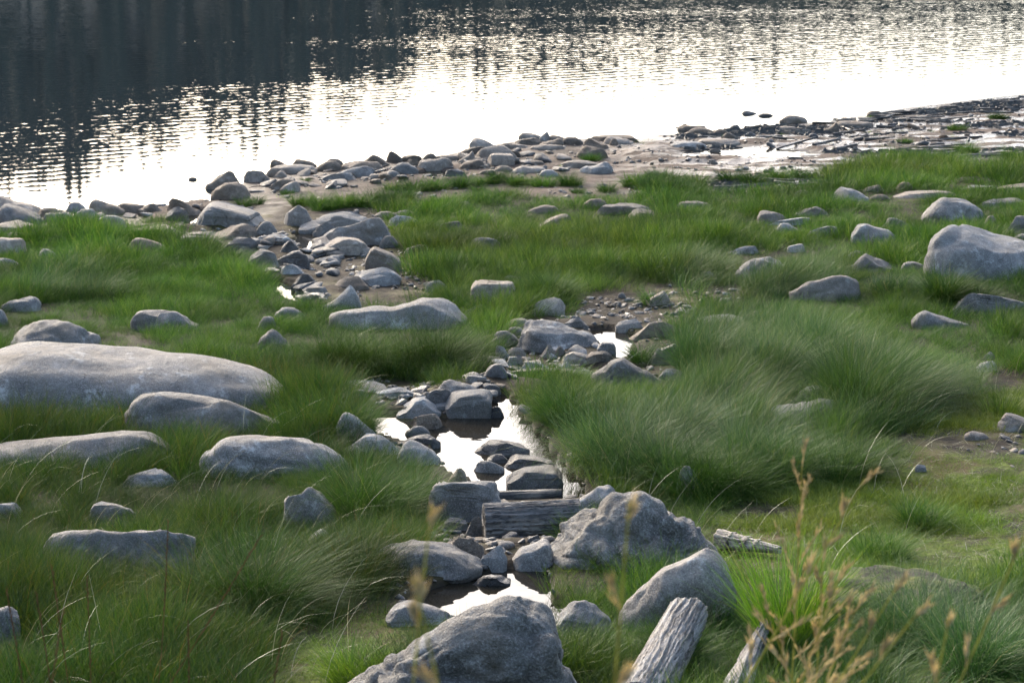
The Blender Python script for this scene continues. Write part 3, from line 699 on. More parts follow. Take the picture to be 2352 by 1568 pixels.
 (1338,1398,456,472,'r','t','dome','pale smooth stone at the far edge of the meadow',.5,.04),
 (1374,1498,466,482,'s','t','flat','long low pale slab at the far edge of the meadow',.4,.04),
 (1448,1522,478,493,'s','t','hl','pale slab slightly nearer than the long low one',.5,.04),
 (1212,1284,470,483,'r','t','hr','low tan stone in grass beyond the wedge-shaped one',.5,.05),
 (1050,1084,462,474,'r','t','dome','small tan stone at the sandy edge of the meadow',.5,.04),
 (1074,1150,545,565,'s','g','hr','grey slab edge in the meadow midway to the notched block',.4,.05),
 (930,988,561,577,'s','t','hr','thin tan stone near the square-faced block',.5,.03),
 (1000,1062,508,520,'s','g','flat','nearly buried grey stone past the long grey stone',.4,.04),
 (1556,1630,461,472,'r','t','flat','small pale stone among the first far grass',.5,.04),
 (1676,1742,565,575,'s','p','flat','thin pale stone sliver in the middle of the wide meadow',.4,.04),
 (1808,1848,560,570,'s','p','flat','tiny pale stone above the tapered grey boulder',.5,.04),
 (1944,1990,575,590,'r','g','dome','small grey stone just above the boulder by windblown grass',.5,.05),
 (1608,1640,623,634,'r','g','flat','tiny blue-grey stone beside the tapered grey boulder',.6,.04),
 (1914,1996,429,462,'a','p','pl','white wedge of rock beside the far bare patch',.7,.02),
 (2058,2100,418,434,'r','b','dome','small brown stone in front of the far grass strip',.6,.03),
 (1980,2030,424,440,'r','b','hr','brown stone at the foot of the far grass strip',.6,.02),
 (2060,2204,437,452,'s','t','hr','long low tan slab at the back of the meadow',.4,.02),
 (1996,2044,446,460,'r','b','dome','brown stone beside the white wedge',.6,.0),
 (2192,2276,405,420,'s','b','flat','dark brown slab by the far grass near the photo edge',.5,.0),
 (2214,2290,425,434,'s','p','flat','thin pale stone beyond the domed boulder',.4,.02),
 (2280,2380,421,440,'s','b','hr','brown flat slab at the edge of the photo beyond the domed boulder',.5,.02),
 (2254,2370,454,468,'s','g','flat','grey flat slab at the edge of the photo level with the dome top',.4,.03),
 (1824,1866,436,448,'r','t','dome','tan stone at the near rim of the far bare patch',.6,.02),
 (1758,1934,914,974,'r','p',[(-1,.1),(-.75,.55),(-.5,.6),(-.1,.72),(.3,.92),(.6,1),(.85,.85),(1,.3)],'smooth pale boulder beside the great windblown tussock',.45,.0),
 (1684,1756,877,922,'r','g','dome','shaded grey stone under the windblown tussock',.6,.03),
 (1820,1930,884,915,'r','g','dome','grey stone hidden under the far side of the great tussock',.6,.05),
 (2292,2372,947,990,'a','t','hl','grey stone at the edge of the photo on the mossy flat',.7,.0),
 (2214,2272,989,1012,'r','t','hl','small tapering stone lying on the mossy flat'),
 (2242,2290,828,850,'a','p','hr','small white stone in olive grass near the photo edge',.7,.02),
 (2258,2286,807,822,'a','p','dome','tiny white stone just beyond the small white one',.7,.02),
 (976,1026,643,668,'s','g','flat','grey stone at the foot of meadow grass right of the broad pale slab',.6,.02),
 (1990,2086,1335,1376,'r','p','flat','pale stone let into the moss mound',.6,.0),
 (2102,2126,1066,1082,'a','p','flat','white chip at the edge of the dark tussock',.7,.0),
]
SHORE = [
 (1077,1138,316,342,'r','t','hl','knobbly tan boulder against the bright water'),
 (1058,1120,336,355,'r','b','hr','brown stone below the knobbly tan boulder'),
 (1092,1187,333,369,'r','t','dome','large pale smooth boulder in the middle of the shore rocks'),
 (1120,1183,352,382,'q','t','flat','pale square stone in front of the large smooth shore boulder'),
 (1146,1216,327,343,'r','b','hl','low dark stone behind the large smooth shore boulder'),
 (1184,1243,316,333,'a','b','flat','brown block under the topmost pair of shore stones'),
 (1191,1246,304,320,'r','t','hl','pale humped stone of the topmost shore pair'),
 (1238,1263,303,325,'r','p','hr','pale pointed stone of the topmost shore pair'),
 (1256,1306,310,325,'r','b','hl','dark flat stone beyond the topmost shore pair'),
 (1239,1296,318,337,'r','b','hr','brown smooth stone amid the far shore rocks'),
 (1288,1340,314,334,'r','b','dome','dark rounded stone in the gap of the far shore rocks'),
 (1219,1298,332,346,'r','t','flat','long low tan stone on sand behind the square stone',.4),
 (1338,1395,316,342,'a','b','hl','sharp-ended brown stone on the far shore'),
 (1358,1462,309,327,'s','b','flat','broad dark slab where the far rocks end'),
 (1386,1455,313,332,'r','t','hl','smooth tan stone leaning on the broad dark slab'),
 (1324,1395,334,362,'x','b','dome','rough mound-like rock by itself on the sand'),
 (1238,1263,353,370,'a','d','pk','small dark pyramid stone on the sand'),
 (1292,1380,367,384,'s','t','flat','long narrow stone at the sandy edge of the grass',.4),
 (1332,1408,371,396,'r','p','pr','pale bent stone at the sandy edge of the grass'),
 (1173,1254,380,401,'r','t','dome','low broad tan stone touching the first grass strip'),
 (1133,1180,380,399,'r','t','dome','tan stone just before the low broad one'),
 (1238,1283,389,406,'r','p','dome','pale stone sunk in the first grass strip'),
 (1022,1069,388,406,'a','d','flat','dark block at the brink of the little beach puddle'),
 (958,1041,362,390,'r','t','flat','long rounded tan boulder above the little beach puddle'),
 (888,925,347,373,'r','b','hl','tall knobby brown stone on the waterline'),
 (918,968,356,371,'s','b','flat','flat brown stone beside the tall knobby one'),
 (892,961,372,399,'r','g','dome','grey low boulder in front of the tall knobby stone'),
 (971,1007,352,371,'r','b','dome','brown waterline stone midway between two knobby ones'),
 (1052,1094,347,375,'r','t','pr','upright smooth tan stone beside the large shore boulder'),
 (998,1054,355,370,'r','b','flat','brown low stone behind the long rounded boulder'),
 (1056,1114,366,388,'r','b','hr','brown flat stone in front of the upright smooth one'),
 (822,895,355,382,'r','b','pk','peaked brown boulder on the waterline'),
 (784,878,369,393,'r','b','flat','wide brown stone below the peaked waterline boulder'),
 (768,865,381,408,'r','g','hr','wide grey-brown stone on the sand before the first grass'),
 (885,921,392,407,'r','g','dome','round grey cobble in front of the low grey boulder'),
 (932,968,365,381,'a','b','hl','small brown wedge touching the long rounded boulder'),
 (745,790,364,384,'r','b','dome','brown stone at the waterline end of the wide one'),
 (620,664,366,386,'r','b','hl','brown stone standing above the water near the point'),
 (671,728,365,385,'r','b','hl','dark pointed-back stone near the point'),
 (625,728,377,400,'r','t','flat','long even grey-tan boulder near the point'),
 (727,787,369,393,'r','b','dome','brown stone between the long even boulder and the wide one'),
 (610,658,384,407,'r','b','dome','dark brown stone at the end of the long even boulder'),
 (628,662,392,409,'r','t','pk','small pale pyramid stone on the point'),
 (621,685,409,439,'r','b','hr','smooth brown stone tilted on the sand of the point'),
 (642,690,416,442,'r','t','hr','tan stone overlapping the tilted one'),
 (740,814,397,415,'s','g','flat','flat grey slab on the sand of the point'),
 (575,640,421,432,'s','b','hr','thin dark slab lying on the sand of the point'),
 (560,612,436,446,'s','d','flat','thin dark shard near the cracked brown boulder'),
 (1704,1738,254,263,'r','d','hl','dark stone in the lake, first of the pair off the mud'),
 (1740,1776,260,268,'r','d','dome','dark stone in the lake, second of the pair off the mud'),
 (1790,1855,265,283,'r','t','dome','low smooth stone at the water edge next to the lake pair'),
 (1556,1622,287,301,'r','b','flat','brown low rock where the mud shore begins'),
 (1576,1642,292,308,'r','b','dome','brown lumpy rock just inside the mud shore'),
 (1634,1677,296,312,'r','b','dome','brown rock second inside the mud shore'),
 (1676,1700,286,299,'a','d','dome','small black stone on the mud waterline'),
 (1655,1695,304,320,'a','b','pk','small peaked brown rock on the wet mud'),
 (1710,1740,302,316,'a','d','pk','small dark peaked rock further along the wet mud'),
 (1538,1624,324,341,'r','p','dome','pale smooth rock low in the shining wet mud'),
 (1600,1700,318,335,'r','t','flat','tan bedrock hump behind the pale smooth mud rock'),
 (1890,1928,281,303,'r','b','pr','brown leaning rock by the sandy hump'),
 (1855,1880,306,318,'r','d','dome','small dark round rock on the mud flat'),
 (1920,2006,277,292,'r','t','flat','pinkish flat bedrock hump on the mud shore'),
 (1990,2030,254,267,'r','b','dome','grey-brown rock in the dark wrack line'),
 (1780,1830,290,300,'r','t','flat','low tan rock by the mud waterline'),
 (433,452,407,414,'r','b','flat','lone tiny rock breaking the bay water off the point'),
 (1400,1420,318,334,'r','b','dome','small brown rock against the smooth tan one'),
 (848,890,398,409,'r','t','flat','small sandy-tan stone by the round cobble'),
 (1200,1250,368,382,'r','b','flat','brown low stone between the square stone and the narrow one'),
 (1100,1135,390,402,'r','b','dome','small brown stone next to the dark puddle block'),
]
for q in ROCKS + SHORE:
    x0, x1, yt, yb, sty, mat, prof, label = q[:8]
    dep = q[8] if len(q) > 8 else .6; gr = q[9] if len(q) > 9 else 0
    kind = 'boulder' if (x1-x0) > 120 and sty in 'rx' else 'stone' if (x1-x0) < 60 else 'rock'
    rock(x0, x1, yt, yb, sty, mat, prof, label, dep, gr, cat='boulder' if 'boulder' in label else 'rock', name='boulder' if 'boulder' in label else 'stone' if (x1-x0) < 70 else 'rock')
# ------------------------------------------------------------ grass
def grass_mat(name, dark, light, dry, dryness=.5, patch=.5, gloss=.12, alt=None):
    m, t = new_mat(name); k = N(t)
    geo = k.n('ShaderNodeNewGeometry'); P = geo.outputs['Position']
    hue = k.n('ShaderNodeAttribute', attribute_name='hue').outputs['Fac']; tt = k.n('ShaderNodeAttribute', attribute_name='tt').outputs['Fac']
    tint = k.n('ShaderNodeAttribute', attribute_name='tint', attribute_type='INSTANCER').outputs['Fac']
    c = k.mix(hue, dark, light)
    if alt: c = k.mix(tint, c, k.mix(hue, alt[0], alt[1]))
    d = k.math('MULTIPLY', k.math('POWER', tt, 2.0), k.mapr(hue, .35, 1, 0, dryness))
    d = k.math('MAXIMUM', d, k.math('MULTIPLY', k.mapr(hue, .965, .97), .8))
    c = k.mix(d, c, dry)
    h = k.n('ShaderNodeHueSaturation'); k.l(c, h.inputs['Color'])
    k.l(k.mapr(k.noise(P, .9, 4, .6), .3, .7, 1-patch*.5, 1+patch*.5), h.inputs['Value']); k.l(k.mapr(k.noise(P, 1.7, 3, .6), .3, .7, .485, .508), h.inputs['Hue'])
    c = h.outputs[0]
    df = k.n('ShaderNodeBsdfDiffuse'); k.l(c, df.inputs[0]); tr = k.n('ShaderNodeBsdfTranslucent'); k.l(c, tr.inputs[0])
    gl = k.n('ShaderNodeBsdfGlossy'); gl.inputs['Roughness'].default_value = .38; gl.inputs['Color'].default_value = (.8, .85, .8, 1)
    m1 = k.n('ShaderNodeMixShader'); m1.inputs[0].default_value = .34; k.l(df.outputs[0], m1.inputs[1]); k.l(tr.outputs[0], m1.inputs[2])
    m2 = k.n('ShaderNodeMixShader'); m2.inputs[0].default_value = gloss; k.l(m1.outputs[0], m2.inputs[1]); k.l(gl.outputs[0], m2.inputs[2])
    o = k.n('ShaderNodeOutputMaterial'); k.l(m2.outputs[0], o.inputs[0])
    return m
STRAW = (.28, .25, .12)
GM = grass_mat('meadow_grass', (.011, .042, .004), (.078, .175, .013), (.20, .22, .05), .4, 1.0, .025, alt=((.016, .044, .004), (.100, .165, .014)))
GB = grass_mat('blue_green_grass', (.009, .038, .006), (.060, .145, .024), STRAW, .35, .8, .035, alt=((.010, .040, .004), (.080, .160, .018)))
GD = grass_mat('dark_tussock_grass', (.006, .028, .003), (.046, .112, .010), (.15, .16, .04), .4, .8, .022)
GO = grass_mat('olive_sedge', (.007, .028, .003), (.050, .102, .009), (.17, .09, .025), .6, .9, .022, alt=((.007, .032, .003), (.052, .125, .010)))
GL = grass_mat('short_lime_grass', (.04, .105, .007), (.16, .29, .018), (.22, .24, .04), .3, .9, .025, alt=((.055, .078, .007), (.16, .185, .022)))
GS = grass_mat('straw_blades', (.18, .165, .09), (.32, .30, .18), (.28, .26, .16), .3, .3, .1)

def blades(r, bx, by, L, w, K, az, phi0, kap, wind=0., bz=None):
    n = len(bx); ts = np.linspace(0, 1, K+1)
    ca, sa = np.cos(az), np.sin(az)
    pos = np.zeros((n, K+1, 3)); pos[:, 0, 0] = bx; pos[:, 0, 1] = by
    if bz is not None: pos[:, 0, 2] = bz
    for i in range(K):
        f = phi0 + kap*(ts[i]+ts[i+1])/2
        dx, dy, dz = np.sin(f)*ca + wind*((ts[i]+ts[i+1])/2), np.sin(f)*sa + .25*wind*ts[i+1], np.cos(f)
        q = np.sqrt(dx*dx+dy*dy+dz*dz); st = L/K/q
        pos[:, i+1] = pos[:, i] + np.stack([dx*st, dy*st, dz*st], 1)
    fa = r.uniform(0, np.pi, n); wx, wy = np.cos(fa)*w/2, np.sin(fa)*w/2
    V = np.zeros((n, 2*K+1, 3)); tt = np.zeros((n, 2*K+1))
    for i in range(K):
        tw = (1-ts[i])**.6*(.7+.3*min(1, i)); o = np.stack([wx*tw, wy*tw, 0*wx], 1)
        V[:, 2*i] = pos[:, i]-o; V[:, 2*i+1] = pos[:, i]+o; tt[:, 2*i] = tt[:, 2*i+1] = ts[i]
    V[:, 2*K] = pos[:, K]; tt[:, 2*K] = 1
    f = []
    for i in range(K-1): f += [(2*i, 2*i+1, 2*i+3), (2*i, 2*i+3, 2*i+2)]
    f.append((2*K-2, 2*K-1, 2*K))
    F = (np.arange(n)[:, None, None]*(2*K+1) + np.array(f)[None]).reshape(-1, 3)
    return V.reshape(-1, 3), F, tt.ravel()
def grass_mesh(name, mat, r, n, rad, L, w, K, phi=.35, kap=.9, wind=0., fan=1., lj=.3, ell=1.):
    rr_ = rad*np.sqrt(r.uniform(0, 1, n)); th = r.uniform(0, 2*np.pi, n)
    bx, by = rr_*np.cos(th)*ell, rr_*np.sin(th)
    sub_f = np.ones(n)
    if n > 900:                                   # a large tussock is several tufts grown together
        m_ = r.randint(6, 11); c = r.randint(0, m_, n); a_ = r.uniform(0, 6.283, m_); q_ = rad*.85*np.sqrt(r.uniform(.02, 1, m_))
        rs_ = rad*.34*np.sqrt(r.uniform(0, 1, n)); bx = (q_*np.cos(a_))[c] + rs_*np.cos(th); by = (q_*np.sin(a_))[c] + rs_*np.sin(th)
        sub_f = r.uniform(.55, 1.12, m_)[c]; rr_ = rs_/.34
    az = th + r.normal(0, .9, n)
    ph = np.clip(phi*(rr_/rad*fan+.25)*r.uniform(.4, 1.4, n), 0, 1.3); kp = kap*r.uniform(.3, 1.5, n)
    Ls = L*r.uniform(1-lj, 1+lj*.6, n)*sub_f
    V, F, tt = blades(r, bx, by, Ls, w*r.uniform(.7, 1.3, n), K, az, ph, kp, wind*r.uniform(.5, 1.4, n))
    me = mesh_np(name, V, F, mat, False)
    attr(me, 'tt', tt.astype(np.float32)); attr(me, 'hue', np.repeat(r.uniform(0, 1, n), 2*K+1).astype(np.float32))
    return me
PR = {}
for key, (mat, n, rad, L, w, K, phi, kap, wind) in {
    'meadow': (GM, 85, .10, .19, .0022, 3, .55, .75, .40), 'blue': (GB, 110, .10, .27, .0019, 4, .45, .9, 1.15), 'far': (GM, 80, .14, .19, .0034, 3, .55, .65, .35),
    'olive': (GO, 95, .10, .22, .0019, 4, .5, .7, .22), 'lime': (GL, 70, .09, .052, .0024, 2, .8, .8, .2)}.items():
    PR[key] = [proto(key, grass_mesh(key+'_clump', mat, np.random.RandomState(100+j*7+len(key)), n, rad, L, w, K, phi, kap, wind)) for j in range(6)]
# ground points
def cand(dens, y0, y1, seed):
    r = np.random.RandomState(seed); w1 = 4.0+y1*.29
    n = int(dens*(y1-y0)*2*w1); x = r.uniform(-w1, w1, n); y = r.uniform(y0, y1, n)
    kp = np.abs(x) < 2.2+y*.27
    return x[kp], y[kp]
feetA = np.array([(f[0], f[1], f[2], f[3], f[4]) for f in feet])
def feet_dist(x, y):
    d = np.full(x.shape, 9.)                        # scaled distance to the nearest stone, and in front of it
    front = np.full(x.shape, 9.)
    for fx, fy, a, b, g in feetA:
        m = (np.abs(x-fx) < a+.6) & (np.abs(y-fy) < b+.9)
        if not m.any(): continue
        q = np.hypot((x[m]-fx)/a, (y[m]-fy)/b); d[m] = np.minimum(d[m], (q-1)*min(a, b))
        fr = np.where((np.abs(x[m]-fx) < a) & (y[m] < fy), (fy-b*.8)-y[m], 9.)
        front[m] = np.minimum(front[m], np.where(fr > -.2, fr, 9.))
    return d, front
fields = {k: [[], [], []] for k in PR}
for (y0, y1, dens, sd0) in ((3.0, 8.5, 60, 1), (8.5, 12, 150, 2), (12, 16, 130, 3), (16, 22, 95, 4), (22, 36, 70, 5), (8.5, 15, 330, 6)):
    x, y = cand(dens, y0, y1, sd0)
    z = H(x, y); px, py = project(x, y, z)
    d, fr = feet_dist(x, y)
    n1 = fbm(x*1.3, y*1.3, 0, 51, 3); n2 = fbm(x*4, y*4, 0, 52, 2); n3 = fbm(x*.5, y*.5, 0, 53, 3)
    vis = y > 6
    jt = 12*n2
    be = np.where(vis, np.maximum(region(px, py, [BEACH]), region(px, py, [BEACH_L])), -99)+jt*.6
    co = np.where(vis, region(px, py, CORR), -99)+jt; ba = np.where(vis, region(px, py, BARE), -99)+jt; la = np.where(vis, region(px, py, LAWN), -99)+jt
    ok = (d > -.02) & (co < 2) & (shore_sd(x, y) > .25)
    rnd = np.random.RandomState(sd0+40).rand(len(x))
    ok &= (ba < 0) | (rnd < .12)
    ok &= (be < 0) | ((rnd < .05) & (n1 > .1))
    for poly, L in pools: ok &= poly_sd(x, y, poly) < -.03
    # far strip grows as separate tufts on mud
    strip = (py < 450) & (px > 640) & (be < 0)
    ok &= ~strip | (n1 > -.12)
    ok &= (n1 > -.62) | (py < 500); hs = .85 + 1.15*n1 + .4*n2
    hs = np.clip(hs, .4, 1.6)*np.where(fr < .35, .72, 1.)*np.where(be > -12, .8, 1.)
    tint = np.clip(.35 + 1.6*n3, 0, 1)
    kind = np.full(len(x), 'meadow', object)
    kind[(py < 640)] = 'far'
    olive = (px < 1000) & (py > 870 - .0*px) & (la < 0)
    kind[olive] = 'olive'
    blue = (n3 > .12) & (px > 1560) & (py > 560) & (py < 1000) & (n1 > -.2)
    blue |= (px < 700) & (py > 560) & (py < 720) & (n3 > .15)
    blue |= (px > 2050) & (py > 1400) & (n3 > -.2)
    kind[blue & (la < 0)] = 'blue'
    kind[la > 0] = 'lime'
    kind[np.where(vis, in_poly(px, py, [(1600,1222),(1800,1228),(1850,1350),(1720,1385),(1640,1370)]), False)] = 'lime'
    tuft = (la > 0) & (n1 > .62); kind[tuft] = 'meadow'
    kind[(be > 0)] = 'lime'
    tint = np.where((py > 560) & (py < 720) & (px < 700), tint*.4, tint)
    hs = np.where(in_poly(px, py, [(1580,1222),(1830,1222),(1860,1470),(1560,1470)]) & vis, hs*.5, hs)
    for kd in PR:
        mk = ok & (kind == kd) & ((kd == 'lime') | (sd0 != 6))
        
        fields[kd][0].append(np.stack([x[mk], y[mk], z[mk]-.008], 1)); fields[kd][1].append(hs[mk]); fields[kd][2].append(tint[mk])
LBL = {'meadow': ('meadow_grass', 'soft green meadow grass leaning in the wind'), 'blue': ('windblown_grass', 'pale blue-green grass combed flat by the wind'),
       'far': ('distant_grass', 'fine grass covering the far meadow'), 'olive': ('olive_grass', 'olive and brown-tipped grass around the near boulders'), 'lime': ('short_grass', 'short lime-green grass and moss lawn')}
for kd, (a_, b_, c_) in fields.items():
    P_, h_, t_ = np.concatenate(a_), np.concatenate(b_), np.concatenate(c_); n = len(P_)
    print(kd, n)
    s = np.stack([np.clip(h_, .7, 1.2)]*2+[h_], 1)*R.uniform(.85, 1.15, (n, 1))
    rot = R.normal(0, .5, n); 
    scatter(LBL[kd][0], PR[kd], P_, s, rot, R.normal(0, .12, (n, 2)), R.randint(0, 6, n), {'tint': t_}, LBL[kd][1])

# ------------------------------------------------------------ tussocks: x, foot, width, height, wind, material, label
def tussock(px, pb, w, h, wind, mat, label, dens=1., name='grass_tussock', cat='grass tussock', phi=.75, kap=1.1, bw=.0020, lj=.3):
    gx, gy = unproj([px], [pb]); gx, gy = float(gx[0]), float(gy[0]); s = math.hypot(gy, CAM_H-float(G(gx, gy)))/FX
    Wd, Hh = w*s, h*s; rad = Wd*.30; L = Hh*1.18*(1+.22*abs(wind))
    r = np.random.RandomState(int(px+pb*3) & 0x7fff)
    n = int(min(7500, max(260, dens*9500*Wd*max(Wd*.6, Hh)*1.3)))
    me = grass_mesh(name, mat, r, n, rad, L, bw*(1 if gy < 16 else 1.7), 5 if gy < 16 else 3, phi, kap, wind, lj=lj)
    cy = gy + rad*.8; cx = gx*cy/gy
    o = link(name, me, loc=(cx - .12*wind*Wd, cy, float(H(np.array([cx]), np.array([cy]))[0])-.01))
    return tag(o, label, cat, 'grass tussocks among the stones')
T = [
 (1305,992,210,130,.35,GD,'dark green tussock overhanging the big pool, nearest the water'),
 (1430,1085,270,190,.60,GB,'blue-green windswept tussock behind the pool-side one'),
 (1500,1130,280,190,.68,GB,'windswept tussock with pale flowing tips beyond the rugged boulder'),
 (1440,985,240,130,.68,GM,'lighter tussock on the far side of the mass beside the big pool'),
 (1590,1040,300,170,.90,GB,'pale combed tussock in the middle of the windblown mass'),
 (1690,1155,250,180,.7,GD,'green tussock at the near corner of the windblown mass'),
 (1800,1110,320,190,.98,GB,'largest windblown tussock, its tips streaming sideways'),
 (1950,1110,280,130,.7,GD,'dark low tussock at the lawn end of the windblown mass'),
 (1600,1150,160,110,.6,GM,'small fresh tussock behind the rugged boulder'),
 (1640,872,210,130,.83,GB,'round tussock with white bent tips near the pale angular stone'),
 (1800,900,260,120,.90,GB,'combed tussock above the smooth pale boulder'),
 (2010,965,300,190,.83,GD,'tall dark tussock beyond the smooth pale boulder'),
 (2120,940,260,140,1.20,GB,'blue-green tussock blown flat toward the mossy flat'),
 (1930,845,260,110,1.05,GB,'silky tussock on the crest of the meadow'),
 (1474,838,66,62,.15,GD,'little spiky tuft at the edge of the small round pool'),
 (1500,702,60,48,.2,GM,'little tuft on mud beside the broken tan stone'),
 (860,1212,230,185,.3,GD,'dark bushy tussock beside the square block'),
 (940,1180,130,150,.1,GD,'upright olive-topped tussock against the square block'),
 (820,1368,230,140,.15,GO,'brownish round tussock above the bright lawn'),
 (640,1430,330,230,.6,GD,'big flowing tussock above the lime lawn'),
 (480,1440,300,200,.3,GO,'dense tall sedge clump below the steep-ended boulder'),
 (720,1080,220,90,.2,GO,'sedge in front of the sunlit pale boulder'),
 (820,1020,150,120,.4,GD,'green tussock between the giant boulder and the pool stones'),
 (860,862,210,110,.5,GM,'bright tussock in front of the double-humped boulder'),
 (1000,868,240,130,.6,GD,'broad tussock hiding the foot of the double-humped boulder'),
 (770,858,150,120,.4,GM,'soft tussock at the near end of the double-humped boulder'),
 (640,764,90,44,.4,GD,'small tuft between two knobbly grey stones'),
 (1030,706,130,56,.15,GD,'dark tuft beside the notched block'),
 (1260,694,200,74,.3,GD,'dark tall grass behind the notched block'),
 (500,524,86,36,.1,GD,'tuft growing against the big pale stream-mouth boulder'),
 (1316,428,96,38,.1,GD,'round tuft on its own mound in the first grass strip'),
 (1396,442,56,32,.1,GD,'lone tuft on bare mud behind the meadow'),
 (2220,702,200,90,.6,GD,'dark green tussock in front of the massive boulder'),
 (2080,680,170,60,1.20,GB,'silvery windblown tussock in front of the tan domed boulder'),
 (2120,1210,190,95,.2,GM,'soft tuft on the lawn beyond the moss mound'),
 (2230,355,80,34,.1,GM,'lone tuft on the pink mud near the photo edge'),
 (2330,372,70,44,.1,GM,'tuft at the photo edge on the pink mud'),
 (1520,424,170,44,.1,GD,'wide tuft in the first grass strip beside the bare mud'),
 (2290,276,60,22,.1,GD,'dark tuft by the black wrack'),
 (2250,1560,330,230,.68,GB,'fine leaning grass clump at the lower photo corner'),
 (2120,1500,300,200,.60,GB,'fine grass clump next to the moss mound'),
 (2040,1290,200,90,.68,GM,'grass with long pale arching blades near the small pale log'),
 (1640,1450,250,110,.6,GD,'green grass covering the near end of the whaleback boulder'),
 (1560,1560,240,170,.3,GD,'dark grass behind the snapped post'),
 (2000,1600,260,180,.3,GD,'dark grass below the moss mound'),
]
for q in T: tussock(*q)
tussock(1815, 1500, 190, 240, .05, GL, 'tall bright fresh-green tuft behind the brown reed heads', .30, 'grass_tuft', 'grass tuft', .4, .5, .0045, .35)
tussock(830, 1590, 200, 110, .3, GL, 'bright lime tuft cut by the bottom edge of the photo', .8, 'grass_tuft', 'grass tuft', .7, .7, .003)
tussock(765, 1300, 40, 60, .1, GL, 'small yellow-green blades beside the layered boulder', .5, 'grass_tuft', 'grass tuft', .4, .4, .003)
r = np.random.RandomState(92); n = 5200; px, py = r.uniform(1550, 2420, n), r.uniform(830, 1500, n); mq = region(px, py, LAWN+BARE) > -6; px, py = px[mq], py[mq]
x, y = unproj(px, py); n = len(x); V, F, tt = blades(r, x, y, r.uniform(.03, .13, n), r.uniform(.0018, .004, n), 3, r.uniform(0, 6.28, n), r.uniform(1.2, 1.5, n), r.uniform(.0, .4, n), 0., H(x, y)+.006)
me = mesh_np('plant_litter', V, F, GS, False); attr(me, 'tt', tt.astype(np.float32)); attr(me, 'hue', np.repeat(r.uniform(0, .5, n), 7).astype(np.float32))
tag(link('plant_litter', me), 'dry litter of dead blades and twigs on the mossy lawn', None, None, 'stuff')
# pale dry blades that arc above the sward
r = np.random.RandomState(91); n = 360
px = np.concatenate([r.uniform(-80, 820, 220), r.uniform(1300, 2352, 100), r.uniform(700, 1100, 40)]); py = np.concatenate([r.uniform(930, 1640, 220), r.uniform(850, 1350, 100), r.uniform(800, 860, 40)])
x, y = unproj(px, py); d, _ = feet_dist(x, y); kq = d > .02; x, y = x[kq], y[kq]; n = len(x)
az = r.normal(.1, .9, n); V, F, tt = blades(r, x, y, r.uniform(.28, .50, n), r.uniform(.0018, .0030, n), 6, az, r.uniform(.05, .5, n), r.uniform(.5, 1.9, n), .4, H(x, y))
me = mesh_np('dry_grass_blades', V, F, GS, False); attr(me, 'tt', tt.astype(np.float32)); attr(me, 'hue', np.repeat(r.uniform(0, .9, n), 13).astype(np.float32))
tag(link('dry_grass', me), 'pale dry grass blades arching over the green sward', None, None, 'stuff')
# ------------------------------------------------------------ small stones, gravel
MARKS = [(float(f[0]), float(f[1]), q[7]) for f, q in zip(feet, ROCKS + SHORE) if 40 < q[1]-q[0] < 420 and len(q[7].split()) <= 10]
used_near = {}
def near_label(x, y, what):
    d = sorted(((x-a)**2+(y-b)**2, a, b, t_) for a, b, t_ in MARKS)
    for _, a, b, t_ in d[:60]:
        rel_ = 'beyond' if y-b > abs(x-a) else 'before' if b-y > abs(x-a) else 'beside'
        s_ = what + ' ' + rel_ + ' the ' + t_
        if s_ not in used_near and len(s_.split()) <= 16: used_near[s_] = 1; return s_
    return what + ' ' + rel_ + ' the ' + d[0][3]
CW = {'g': 'grey', 't': 'tan', 'd': 'dark', 'w': 'wet black', 'b': 'brown', 'p': 'pale'}

